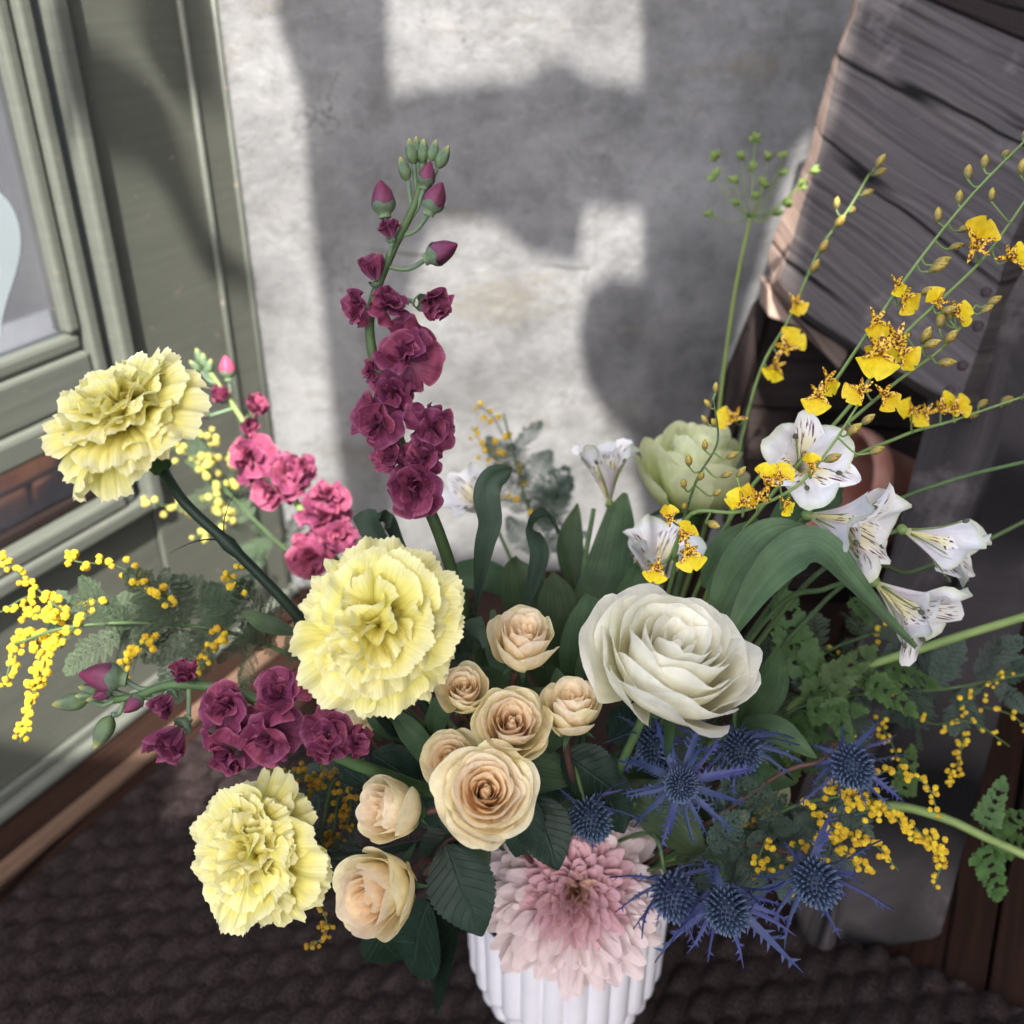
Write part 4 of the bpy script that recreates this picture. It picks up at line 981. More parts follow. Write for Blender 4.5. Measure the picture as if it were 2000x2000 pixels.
# --- stock
def stock(label, path, d, sets, B, mat_b, florets, halfs, buds, greens, r0=.0045, r1=.002, stemmat=GREEN, base=True):
    pts = ([VM+Vector((-.01, .01, -.02))] if base else [])+qx(path, d)
    t = thing('stock_flower', pts[0], label, 'stock'); o = W[t].translation
    add('stem', tube('stem', [p-o for p in pts], r0, r1, stemmat, 8, 36), t, W[t])
    c = spline(pts, 120)
    def near(p): return min(c, key=lambda q: (q-p).length)
    for x, y, r, ax in florets:
        p = Q(x, y, d-.012); floret(t, p, CD(*ax), mm(r, d), sets)
    for x, y, r, ax in halfs:
        p = Q(x, y, d-.006); a = CD(*ax); halfopen(t, p, a, mm(r, d), sets)
        s = near(p-a*.02); e = p-a*mm(r, d)*1.05
        add('pedicel', tube('pedicel', [s-o, s.lerp(e, .5)-o, e-o], .0014, .0015, GREYCALYX, 6, 8), t, W[t])
    for x, y, L, ax in buds:
        p = Q(x, y, d-.004); bud(t, p, CD(*ax), mm(L, d), B, True, near(p-CD(*ax)*.03))
    for x, y, L, ax in greens:
        p = Q(x, y, d-.003); bud(t, p, CD(*ax), mm(L, d), B_G, False, near(p-CD(*ax)*.025))
    return t, near
tall, _ = stock('tall plum purple stock spike rising upright above the whole bouquet',
    [(890, 1190, .64), (855, 1085, .62), (820, 985, .605), (775, 890, .60), (730, 760, .60), (700, 650, .60), (703, 570, .60), (742, 470, .60), (785, 380, .60), (800, 300, .60)], .60, ST_P, B_P, BUDP,
    [(765, 668, 78, (.1, .25, .95)), (785, 915, 76, (.1, -.1, .98)), (706, 795, 66, (-.55, 0, .83)), (818, 806, 58, (.6, .1, .78)), (740, 740, 50, (-.2, -.3, .9)), (800, 860, 48, (.4, .2, .85)), (735, 860, 45, (-.5, -.1, .8)), (735, 572, 46, (.5, .4, .6)), (672, 580, 48, (-.85, -.1, .5)), (700, 700, 30, (-.8, 0, .4))],
    [(818, 572, 48, (.7, -.15, .6)), (703, 505, 40, (-.2, .85, .4)), (735, 430, 30, (-.1, .9, .3))],
    [(722, 372, 62, (-.12, .98, .1)), (835, 474, 62, (.85, .35, .2)), (822, 372, 58, (.4, .85, .2)), (806, 328, 46, (.25, .9, .2))],
    [(776, 285, 46, (-.15, .95, .3)), (798, 284, 42, (.1, .95, .3)), (836, 296, 46, (.5, .8, .3)), (762, 318, 44, (-.3, .9, .2)), (818, 284, 40, (.3, .9, .3)), (786, 276, 36, (0, .9, .5))])
stock('plum purple stock spike lying sideways towards the left over the mat',
    [(900, 1540, .66), (760, 1475, .60), (650, 1432, .575), (560, 1375, .56), (480, 1320, .56), (400, 1296, .56), (320, 1292, .56), (262, 1312, .56), (215, 1320, .56)], .56, ST_P, B_P, BUDP,
    [(622, 1386, 58, (.25, .2, .93)), (528, 1304, 64, (0, .6, .78)), (425, 1330, 62, (-.3, .3, .9)), (508, 1398, 72, (.1, -.35, .9)), (425, 1425, 58, (-.4, -.6, .7)), (675, 1402, 36, (.7, -.2, .65)), (612, 1420, 38, (.1, -.8, .5)), (470, 1370, 44, (-.1, .1, .9))],
    [(318, 1400, 56, (-.45, -.65, .6)), (352, 1268, 38, (-.1, .6, .75)), (308, 1330, 38, (-.4, -.6, .6))],
    [(250, 1330, 42, (-.5, -.5, .6)), (190, 1276, 76, (-.95, .15, .2)), (192, 1310, 34, (-.7, -.3, .6))],
    [(194, 1382, 64, (-.4, -.9, .2)), (132, 1325, 62, (-.95, -.1, .3)), (168, 1300, 40, (-.8, .3, .5)), (180, 1316, 36, (-.7, -.2, .6)), (160, 1312, 34, (-.8, 0, .5))])
stock('bright pink stock spike behind the long carnation stem',
    [(760, 1250, .86), (650, 1080, .86), (560, 950, .86), (500, 860, .86), (440, 765, .86), (388, 690, .86)], .86, ST_K, B_K, BUDPK,
    [(610, 975, 62, (.2, .5, .8)), (588, 1050, 62, (0, .1, .98)), (640, 1010, 44, (.6, .2, .7)), (545, 890, 58, (.4, .3, .8)), (468, 862, 56, (-.4, .1, .9)), (570, 880, 36, (.7, .4, .5)), (510, 930, 46, (-.3, -.4, .8)), (620, 935, 44, (.3, .8, .5))],
    [(484, 765, 34, (.5, .5, .6)), (472, 803, 28, (.3, -.2, .9)), (417, 745, 28, (0, .3, .9)), (372, 780, 24, (-.8, .1, .4))],
    [(428, 692, 42, (-.1, .95, .2))],
    [(376, 672, 32, (-.3, .9, .3)), (396, 690, 30, (.3, .7, .5)), (385, 680, 30, (0, .8, .5)), (368, 690, 28, (-.6, .6, .4))], r0=.004, stemmat=PALEGREEN)
# --- chrysanthemum
mum('big pale pink chrysanthemum spilling over the rim of the vase', Q(1085, 1680, .70), CD(.05, .36, .93), mm(178, .70), None)
# --- sea holly
thistle('bright blue sea holly facing the front below the white rose', Q(1285, 1482, .585), CD(.02, .12, .99), mm(72, .585), 15, (8, 34), 1.55)
thistle('sea holly head tucked right under the white rose', Q(1238, 1410, .62), CD(.08, -.55, .83), mm(84, .62), 9, (-10, 40), 1.0)
thistle('sea holly in front of the small green rosebud', Q(1400, 1415, .63), CD(.15, -.55, .8), mm(80, .63), 9, (0, 50), 1.25)
thistle('sea holly hanging over the top of the pink chrysanthemum', Q(1115, 1545, .60), CD(.25, -.6, .75), mm(86, .60), 10, (0, 50), 1.05)
thistle('sea holly on a bare brown stem above the yellow mimosa', Q(1608, 1446, .62), CD(.10, -.35, .9), mm(88, .62), 11, (5, 55), 1.1, [VM, Q(1200, 1640, .72), Q(1370, 1530, .66), Q(1480, 1455, .64), Q(1550, 1436, .635)])
thistle('sea holly touching the right edge of the pink chrysanthemum', Q(1272, 1690, .63), CD(.25, -.65, .7), mm(96, .63), 11, (0, 50), 1.1)
thistle('lowest sea holly, with long bracts hanging over the black mat', Q(1372, 1718, .61), CD(.05, -.42, .9), mm(92, .61), 12, (5, 45), 1.45)
thistle('outermost sea holly at lower right, in front of the wooden leg', Q(1540, 1665, .61), CD(.08, -.40, .9), mm(96, .61), 13, (5, 45), 1.2, [VM, Q(1240, 1600, .72), Q(1400, 1592, .66), Q(1500, 1612, .63)])
# --- alstroemeria
als('white alstroemeria with maroon streaks, facing the front beside the orchids', Q(1522, 872, .62), CD(-.05, .15, .98), mm(160, .62), 1.0, .55, [VM+Vector((.02, .01, 0)), Q(1380, 1180, .68), Q(1440, 1030, .66), Q(1500, 930, .65), Q(1520, 890, .645)])
als('streaked alstroemeria turned to the right under the front-facing one', Q(1622, 1000, .61), CD(.70, -.25, .62), mm(180, .61), 1.0, .2, [VM+Vector((.02, .01, 0)), Q(1390, 1170, .68), Q(1440, 1050, .65), Q(1520, 990, .63)])
als('lowest streaked alstroemeria, nodding to the right past the arched leaf', Q(1735, 1155, .62), CD(.62, -.52, .55), mm(170, .62), 1.0, .9, [VM+Vector((.02, .01, 0)), Q(1420, 1200, .69), Q(1560, 1110, .65), Q(1640, 1090, .63)])
als('half-closed white alstroemeria with green tips, farthest right', Q(1790, 1035, .64), CD(.72, -.35, .40), mm(150, .64), .2, .1, [VM+Vector((.02, .01, 0)), Q(1440, 1200, .69), Q(1600, 1040, .66), Q(1690, 985, .65)])
als('white alstroemeria seen from the side against the sunlit wall', Q(1145, 880, .78), CD(-.1, .95, .30), mm(125, .78), .6, .3, [VM, Q(1105, 1200, .80), Q(1118, 1050, .79), Q(1128, 980, .78)])
als('white alstroemeria just above the big white rose', Q(1245, 1050, .70), CD(.1, .80, .55), mm(150, .70), .6, 1.2, [VM, Q(1230, 1250, .74), Q(1230, 1150, .72)])
als('cream alstroemeria half hidden behind the tall stock spike', Q(895, 935, .84), CD(-.45, .55, .60), mm(120, .84), .6, .2, [VM, Q(1000, 1180, .82), Q(955, 1020, .84)])
# --- oncidium orchids
def onc(label, path, d, fls, bds, r0=.0016, r1=.0007, mat=PALEGREEN):
    pts = [VM+Vector((rnd(.0, .04), rnd(-.01, .02), -.02))]+[p_+Vector((rnd(-1, 1), rnd(-1, 1), rnd(-1, 1)))*.0028 for p_ in qx(path, d)]
    t = thing('orchid_spray', pts[0], label, 'orchid', 'yellow orchid sprays'); o = W[t].translation
    add('stem', tube('stem', [p-o for p in pts], r0, r1, mat, 6, 44), t, W[t]); c = spline(pts, 160)
    def near(p): return min(c, key=lambda q: (q-p).length)
    for x, y, s, ld in fls:
        p = Q(x, y, d-rnd(.004, .014)); onc_floret(t, p, CD(ld[0], ld[1], rnd(-.2, .3)), CD(rnd(-.3, .3), rnd(0, .5), 1), mm(s, d)*rnd(.9, 1.1), near(p))
    for x, y, L in bds:
        p = Q(x, y, d-rnd(0, .008)); n = near(p); k = min(range(len(c)), key=lambda i: (c[i]-p).length); tg = (c[min(k+2, 160)]-c[max(k-2, 0)]).normalized()
        onc_bud(t, p, tg+(p-n).normalized()*.7 if (p-n).length > 1e-4 else tg, mm(L, d), n)
    return t
onc('longest orchid spray, running up to the upper right corner past the plank', [(1300, 1160, .72), (1395, 960, .66), (1510, 805, .64), (1640, 640, .63), (1740, 500, .62), (1840, 375, .61), (1935, 268, .61)], .62,
    [(1690, 535, 38, (.4, -.7)), (1705, 560, 46, (.5, -.5)), (1650, 605, 46, (.2, -.9)), (1672, 640, 58, (-.2, -.8)), (1560, 715, 46, (.3, -.7)), (1545, 745, 52, (-.3, -.8))],
    [(1930, 262, 30), (1893, 298, 30), (1856, 318, 30), (1825, 338, 32), (1808, 385, 28), (1770, 420, 30), (1760, 500, 34), (1752, 512, 36), (1735, 555, 30), (1790, 470, 28), (1806, 436, 28)])
onc('orchid spray ending in two open flowers at the right edge', [(1330, 1150, .70), (1440, 950, .65), (1600, 770, .62), (1700, 650, .61), (1830, 505, .60), (1910, 418, .60), (1950, 350, .60)], .60,
    [(1840, 460, 62, (.35, .75)), (1905, 488, 62, (.85, .05)), (1690, 640, 60, (-.3, -.5)), (1660, 665, 70, (-.2, -.55)), (1625, 735, 50, (-.7, -.4)), (1668, 745, 44, (.4, -.5)), (1700, 665, 56, (.5, -.4))],
    [(1925, 330, 30), (1870, 380, 26), (1742, 655, 34), (1775, 590, 30)])
onc('thin orchid spray reaching up before the edge of the plank', [(1330, 1140, .80), (1390, 850, .78), (1440, 700, .77), (1490, 590, .77), (1540, 480, .77), (1600, 400, .77), (1648, 320, .77)], .77,
    [(1500, 570, 40, (.3, -.6)), (1482, 655, 50, (.6, .6)), (1462, 690, 46, (-.2, -.6)), (1385, 790, 50, (-.8, .1))],
    [(1652, 316, 28), (1648, 330, 26), (1625, 368, 26), (1600, 400, 28), (1575, 430, 30), (1545, 478, 30), (1530, 515, 30), (1578, 395, 24)])
onc('orchid spray of mostly closed buds in front of the nails', [(1380, 1120, .68), (1540, 870, .64), (1680, 740, .62), (1770, 650, .61), (1850, 585, .61)], .61,
    [(1800, 590, 52, (.8, -.1)), (1770, 570, 36, (-.4, .6))], [(1862, 575, 30), (1850, 590, 26), (1772, 620, 34), (1783, 648, 34), (1740, 648, 36), (1768, 685, 34), (1792, 605, 30), (1710, 690, 28)])
onc('low orchid spray reaching out to the right edge under the plank', [(1400, 1120, .72), (1560, 900, .69), (1700, 825, .68), (1800, 790, .67), (1935, 742, .66)], .675,
    [(1720, 775, 40, (-.6, .2)), (1745, 778, 44, (-.3, -.3)), (1775, 770, 48, (.7, .3)), (1800, 770, 40, (.8, .2))], [(1845, 768, 28), (1888, 760, 34), (1930, 748, 30), (1826, 785, 26)])
onc('short dark orchid spray crossing the front-facing alstroemeria', [(1250, 1140, .66), (1262, 1050, .60), (1310, 970, .575), (1400, 970, .57), (1490, 925, .565), (1560, 850, .565), (1610, 770, .57)], .565,
    [(1448, 910, 54, (.1, .5)), (1430, 940, 46, (-.5, .1)), (1402, 950, 50, (-.6, .3)), (1470, 900, 44, (.5, .4)), (1480, 950, 36, (.3, -.4)), (1300, 1040, 54, (.2, -.8)), (1290, 1010, 40, (.3, .4)), (1240, 1070, 40, (-.2, -.8)), (1262, 978, 34, (0, .8)), (1530, 880, 34, (0, .8))],
    [(1555, 870, 34), (1598, 820, 34), (1640, 855, 30), (1625, 800, 30), (1390, 900, 26), (1335, 985, 30)])
onc('wispy orchid stem of small closed buds before the lime rose', [(1240, 1160, .68), (1280, 1000, .64), (1322, 900, .62), (1345, 830, .62), (1350, 745, .62)], .62, [],
    [(1350, 742, 22), (1342, 770, 22), (1336, 800, 22), (1350, 805, 20), (1330, 850, 22), (1300, 880, 26), (1318, 905, 24), (1370, 865, 26), (1290, 920, 24), (1360, 900, 24), (1345, 935, 22), (1290, 960, 22), (1215, 1185, 24), (1208, 1205, 22), (1222, 1210, 20)], .0012, .0005, GREEN)
# --- dill umbel
t = thing('dill_umbel', VM, 'green dill umbel on a thin straight stem before the grey wall', 'dill'); o = W[t].translation
cu = Q(1415, 412, .90)
add('stem', tube('stem', [p-o for p in [VM, Q(1330, 1000, .86), Q(1358, 760, .88), Q(1385, 560, .90), cu]], .0022, .0014, DILL, 6, 26), t, W[t])
UMB = bud_mesh('seed', DILL, .3, 1.0, 6, 4, 0, .9, 0)
for i, (x, y) in enumerate(((1352, 300), (1350, 335), (1342, 404), (1388, 345), (1400, 300), (1424, 266), (1420, 320), (1440, 350), (1395, 385), (1478, 296), (1474, 330), (1478, 385), (1462, 400), (1508, 352), (1530, 325), (1450, 300), (1425, 375))):
    e = Q(x, y, .90+rnd(-.04, .04)); r_ = add('ray', tube('ray', [p-o for p in [cu, cu.lerp(e, .5)+CD(0, -.3, 0)*.006, e]], .0006, .0004, DILL, 5, 6), t, W[t])
    for k in range(9):
        dv = (e-cu).normalized()+Vector((rnd(-.9, .9), rnd(-.9, .9), rnd(-.9, .9)))
        add('umbellet', UMB, r_, frame(e, dv, 0, mm(rnd(9, 20), .9)))
# --- mimosa
def mimosa(label, stem, d, leaves, racs, kind='y', lk='g', br=9, sr=(.0018, .001), spread=16, base=True, smat=GREEN):
    pts = ([VM+Vector((rnd(-.03, .03), rnd(-.02, .03), -.02))] if base else [])+qx(stem, d)
    t = thing('mimosa_sprig', pts[0], label, 'mimosa', 'mimosa sprigs'); o = W[t].translation
    add('stem', tube('stem', [p-o for p in pts], sr[0], sr[1], smat, 6, 30), t, W[t])
    for (x0, y0, x1, y1) in leaves:
        place_leaf(t, random.choice(PIN[lk]), Q(x0, y0, d+rnd(-.012, .02)), Q(x1, y1, d+rnd(-.03, .03)), CD(rnd(-.5, .5), rnd(.1, .9), .7))
    for (x0, y0, x1, y1) in leaves:
        k = rnd(.2, .75); place_leaf(t, random.choice(PIN[lk]), Q(x0+rnd(-22, 22), y0+rnd(-14, 14), d+rnd(0, .035)), Q(x0+(x1-x0)*k+rnd(-70, 70), y0+(y1-y0)*k+rnd(-70, 70), d+rnd(-.01, .05)), CD(rnd(-.6, .6), rnd(-.1, .9), .7))
    for path, nb in racs:
        raceme(t, [q+Vector((0, rnd(-.008, .008), 0)) for q in qx(path, d-.004)], nb, mm(br, d), kind, mm(spread, d), smat)
    return t
random.seed(5)
mimosa('mimosa sprig farthest left with bright yellow blossom against the green wall', [(760, 1330, .74), (560, 1240, .71), (420, 1190, .70), (260, 1175, .69), (120, 1185, .68), (30, 1215, .68)], .69,
    [(440, 1190, 330, 1090), (420, 1190, 280, 1230), (360, 1180, 250, 1085), (480, 1210, 400, 1120), (330, 1180, 200, 1130), (300, 1180, 210, 1240), (520, 1225, 470, 1110), (250, 1175, 150, 1130), (230, 1180, 120, 1260), (400, 1190, 360, 1270), (200, 1178, 160, 1095), (280, 1175, 300, 1075), (460, 1200, 520, 1130), (380, 1185, 440, 1105), (480, 1215, 440, 1290), (340, 1185, 310, 1290), (150, 1185, 100, 1120), (560, 1240, 540, 1150)],
    [([(120, 1160), (70, 1120), (20, 1060), (8, 1042)], 22), ([(130, 1170), (60, 1130), (0, 1150)], 14), ([(330, 1130), (230, 1085), (150, 1048), (138, 1045)], 20), ([(60, 1200), (80, 1250), (55, 1330), (45, 1390)], 46), ([(40, 1200), (20, 1240), (12, 1290)], 22), ([(100, 1190), (90, 1240), (75, 1300)], 26), ([(290, 1190), (250, 1230), (220, 1290)], 20), ([(420, 1200), (395, 1235), (365, 1280)], 18), ([(310, 1110), (260, 1095), (285, 1080)], 9), ([(180, 1120), (130, 1190), (60, 1210)], 16), ([(470, 1110), (430, 1080), (470, 1070)], 7), ([(110, 1150), (60, 1160), (30, 1170)], 12)])
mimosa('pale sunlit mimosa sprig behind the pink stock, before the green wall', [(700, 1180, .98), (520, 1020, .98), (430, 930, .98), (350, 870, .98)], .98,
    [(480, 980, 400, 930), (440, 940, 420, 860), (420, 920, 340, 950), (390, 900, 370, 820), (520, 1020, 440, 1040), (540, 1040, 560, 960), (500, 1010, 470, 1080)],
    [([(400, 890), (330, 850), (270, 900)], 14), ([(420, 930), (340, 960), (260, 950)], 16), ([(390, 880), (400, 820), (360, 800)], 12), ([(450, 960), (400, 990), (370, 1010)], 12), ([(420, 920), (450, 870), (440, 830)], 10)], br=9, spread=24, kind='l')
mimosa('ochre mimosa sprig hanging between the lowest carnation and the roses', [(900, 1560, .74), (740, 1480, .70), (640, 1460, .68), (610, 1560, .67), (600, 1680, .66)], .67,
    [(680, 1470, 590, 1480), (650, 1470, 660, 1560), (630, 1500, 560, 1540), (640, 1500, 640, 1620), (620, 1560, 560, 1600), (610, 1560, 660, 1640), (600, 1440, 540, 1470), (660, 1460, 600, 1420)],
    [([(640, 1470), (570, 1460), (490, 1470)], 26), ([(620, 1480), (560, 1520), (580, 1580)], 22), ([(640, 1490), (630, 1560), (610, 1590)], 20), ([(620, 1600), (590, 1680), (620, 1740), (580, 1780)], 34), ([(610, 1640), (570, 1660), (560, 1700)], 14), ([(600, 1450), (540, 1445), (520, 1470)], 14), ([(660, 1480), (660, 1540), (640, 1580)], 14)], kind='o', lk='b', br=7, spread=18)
mimosa('golden mimosa sprig spilling out at lower right above the wooden foot', [(1250, 1620, .72), (1400, 1570, .68), (1500, 1520, .66), (1600, 1500, .65)], .65,
    [(1400, 1570, 1460, 1500), (1420, 1570, 1470, 1640), (1480, 1540, 1420, 1480), (1500, 1530, 1560, 1590), (1540, 1520, 1600, 1440), (1360, 1590, 1330, 1660), (1380, 1580, 1440, 1680), (1330, 1600, 1400, 1540), (1560, 1510, 1640, 1560), (1300, 1610, 1350, 1700), (1460, 1550, 1530, 1620), (1420, 1560, 1500, 1560)],
    [([(1560, 1500), (1640, 1510), (1720, 1570), (1790, 1640)], 46), ([(1580, 1500), (1660, 1470), (1750, 1490), (1770, 1540)], 26), ([(1540, 1530), (1600, 1570), (1650, 1600), (1690, 1630)], 24), ([(1560, 1540), (1590, 1600), (1650, 1630)], 26), ([(1580, 1510), (1620, 1480), (1600, 1460)], 10), ([(1750, 1560), (1780, 1620), (1765, 1680)], 16), ([(1440, 1580), (1430, 1620), (1490, 1640)], 10), ([(1500, 1600), (1560, 1640), (1480, 1690)], 10), ([(1620, 1520), (1700, 1540), (1770, 1600)], 26), ([(1520, 1520), (1550, 1560), (1540, 1600)], 9)], lk='b', br=8.5, spread=15)
mimosa('blue-grey mimosa sprig reaching off the right edge with scattered small blossoms', [(1300, 1520, .76), (1480, 1350, .74), (1620, 1310, .74), (1780, 1300, .74), (1940, 1270, .74)], .74,
    [(1560, 1320, 1600, 1240), (1600, 1315, 1650, 1400), (1660, 1310, 1700, 1220), (1700, 1305, 1760, 1390), (1760, 1300, 1820, 1210), (1800, 1300, 1860, 1370), (1840, 1290, 1920, 1210), (1880, 1285, 1930, 1340), (1520, 1340, 1560, 1420), (1640, 1310, 1580, 1380), (1740, 1300, 1700, 1380), (1820, 1295, 1800, 1380), (1500, 1350, 1440, 1290), (1900, 1280, 1960, 1240), (1560, 1330, 1500, 1260), (1720, 1300, 1780, 1230)],
    [([(1700, 1330), (1760, 1370), (1830, 1360), (1900, 1400)], 16), ([(1800, 1330), (1850, 1290), (1920, 1270)], 12), ([(1650, 1350), (1680, 1400), (1700, 1440)], 12), ([(1820, 1380), (1800, 1430), (1780, 1470)], 24), ([(1860, 1340), (1910, 1350), (1940, 1380)], 10), ([(1560, 1290), (1600, 1270), (1570, 1250)], 10), ([(1600, 1380), (1580, 1410), (1590, 1440)], 10)], lk='b', br=6, spread=16)
mimosa('feathery blue-grey mimosa foliage between the sea holly heads', [(1230, 1600, .74), (1350, 1560, .70), (1480, 1600, .68), (1560, 1640, .67)], .675,
    [(1300, 1580, 1260, 1500), (1340, 1560, 1400, 1480), (1380, 1570, 1340, 1660), (1420, 1580, 1500, 1520), (1440, 1590, 1400, 1690), (1480, 1600, 1560, 1560), (1500, 1610, 1470, 1700), (1530, 1620, 1620, 1620), (1350, 1560, 1290, 1640), (1400, 1570, 1470, 1660), (1320, 1570, 1240, 1570)],
    [([(1480, 1600), (1440, 1640), (1420, 1660)], 7), ([(1400, 1570), (1430, 1530), (1460, 1520)], 6)], lk='b', br=8, spread=18)
mimosa('feathery grey-green foliage filling the space right of the white rose', [(1330, 1420, .78), (1450, 1300, .76), (1560, 1230, .75), (1660, 1190, .75)], .75,
    [(1400, 1350, 1380, 1270), (1430, 1320, 1520, 1330), (1470, 1290, 1450, 1200), (1500, 1270, 1590, 1290), (1540, 1240, 1530, 1150), (1580, 1225, 1660, 1250), (1620, 1205, 1640, 1130), (1650, 1195, 1740, 1190), (1440, 1310, 1500, 1400), (1520, 1255, 1580, 1350), (1600, 1215, 1680, 1300), (1460, 1300, 1400, 1220)],
    [([(1560, 1230), (1600, 1260), (1570, 1290)], 8), ([(1640, 1200), (1680, 1170), (1700, 1150)], 6)], lk='g', br=7, spread=18)
mimosa('dark blurred mimosa sprig standing against the sunlit plaster', [(1040, 1200, .98), (1020, 1050, 1.0), (980, 900, 1.0), (950, 780, 1.0)], 1.0,
    [(1020, 1050, 960, 980), (1010, 1000, 1080, 920), (1000, 970, 940, 900), (990, 930, 1040, 850), (980, 900, 930, 820), (970, 860, 1010, 790), (1020, 1040, 1090, 1000), (1000, 960, 1060, 980), (990, 920, 960, 850), (1010, 1010, 1060, 890)],
    [([(980, 900), (920, 860), (890, 800)], 12), ([(960, 840), (930, 790), (900, 770)], 8), ([(1000, 950), (940, 930), (920, 900)], 8)], lk='b', br=8, spread=20)
# --- leaves
RL = [leaf_flat('leaf', LEAF_DK, w=.36, serr=.035, fold=.16, droop=.18+.1*i, nu=8, nv=34, seed=i*4) for i in range(3)]
LL = [leaf_flat('leaf', LEAF_MD, w=.12, fold=.3, droop=.15+.12*i, nu=6, nv=18, seed=i*6+2) for i in range(3)]
def leafy(name, label, cat, base_d, leaves, mat_stem=BROWNSTEM, group=None, spath=None):
    pts = [VM+Vector((rnd(-.03, .03), rnd(-.02, .02), -.02))]+spath
    t = thing(name, pts[0], label, cat, group); o = W[t].translation
    add('stem', tube('stem', [p-o for p in pts], .0022, .0015, mat_stem, 6, 18), t, W[t])
    for me, a, b, n in leaves: place_leaf(t, me, a, b, n)
    return t
leafy('rose_sprig', 'rose sprig with the big dark leaf left of the chrysanthemum', 'foliage', .6, [
    (RL[0], Q(842, 1592, .60), Q(905, 1772, .585), CD(-.1, .2, 1)), (RL[1], Q(810, 1700, .62), Q(742, 1862, .64), CD(-.5, .2, .8)), (RL[2], Q(870, 1730, .63), Q(735, 1885, .67), CD(-.4, .6, .6)),
    (RL[1], Q(1000, 1500, .58), Q(966, 1622, .575), CD(-.2, .2, 1)), (RL[0], Q(1002, 1500, .585), Q(1056, 1640, .57), CD(.1, .2, 1))], BROWNSTEM, None, [Q(980, 1600, .66), Q(860, 1580, .62), Q(800, 1650, .62)])
leafy('rose_sprig', 'rose sprig with dark leaves in the shade under the spray roses', 'foliage', .6, [
    (RL[1], Q(1060, 1420, .62), Q(1180, 1500, .61), CD(0, .4, .9)), (RL[2], Q(1120, 1450, .63), Q(1190, 1570, .62), CD(.2, .2, .9)), (RL[0], Q(1080, 1430, .63), Q(1020, 1520, .62), CD(-.2, .4, .9)), (RL[0], Q(1150, 1400, .64), Q(1230, 1330, .66), CD(0, .5, .8)), (RL[1], Q(1030, 1440, .63), Q(1120, 1560, .64), CD(.1, .2, .9))], GREEN, None, [Q(1090, 1520, .70), Q(1080, 1430, .63)])
leafy('rose_sprig', 'rose sprig with dark leaves between the plum stock and the small roses', 'foliage', .6, [
    (RL[1], Q(700, 1420, .62), Q(800, 1480, .62), CD(-.1, .5, .8)), (RL[0], Q(770, 1480, .63), Q(840, 1560, .61), CD(0, .3, .9)), (RL[2], Q(820, 1440, .64), Q(740, 1400, .63), CD(0, .7, .6)), (RL[0], Q(690, 1480, .62), Q(640, 1440, .62), CD(-.3, .7, .6)), (RL[1], Q(860, 1560, .63), Q(790, 1640, .62), CD(-.2, .2, .9)), (RL[2], Q(700, 1740, .65), Q(760, 1840, .66), CD(-.2, .5, .8))], GREEN, None, [Q(900, 1580, .70), Q(780, 1470, .64)])
# long leaves of the tall stock
to = W[tall].translation
def addleaf(t, pts, w, mat, **k):
    o = W[t].translation; return add('leaf', leaf_path('leaf', [p-o for p in pts], w, mat, **k), t, W[t])
blunt = lambda v: max(.3, min(1, .45+.9*v))*(1 if v < .88 else math.sqrt(max(.02, 1-((v-.88)/.125)**2)))
addleaf(tall, qx([(895, 1200, .63), (905, 1100, .62), (915, 1030, .61), (925, 985, .605), (917, 935, .60), (930, 900, .60), (966, 884, .60)], .6), mm(25, .6), LEAF_GY, twist=(1.1, -1.0), fold=.4, prof=blunt, nv=30, curl=.25, wave=.22)
addleaf(tall, qx([(990, 1150, .66), (1010, 1090, .655), (1020, 1040, .65), (1005, 995, .65), (1030, 975, .64), (1055, 1010, .63)], .65), mm(28, .65), LEAF_GY, twist=(.5, 1.6), fold=.45, prof=blunt, nv=28, curl=.3, wave=.22)
addleaf(tall, qx([(760, 1080, .66), (725, 1030, .66), (700, 990, .66), (690, 962, .66)], .66), mm(26, .66), LEAF_GY, twist=(.7, .3), fold=.4, prof=blunt)
addleaf(tall, qx([(770, 1080, .67), (745, 1020, .67), (725, 985, .67), (715, 990, .66)], .66), mm(24, .66), LEAF_GY, twist=(-.6, -1.2), fold=.4, prof=blunt)
addleaf(tall, qx([(880, 1230, .60), (860, 1180, .59), (850, 1140, .59)], .59), mm(30, .6), LEAF_GY, twist=(.3, .9), fold=.4, prof=blunt)
addleaf(tall, qx([(860, 1250, .61), (890, 1200, .60), (918, 1190, .60)], .6), mm(30, .6), LEAF_GY, twist=(-.4, -.2), fold=.3, prof=blunt)
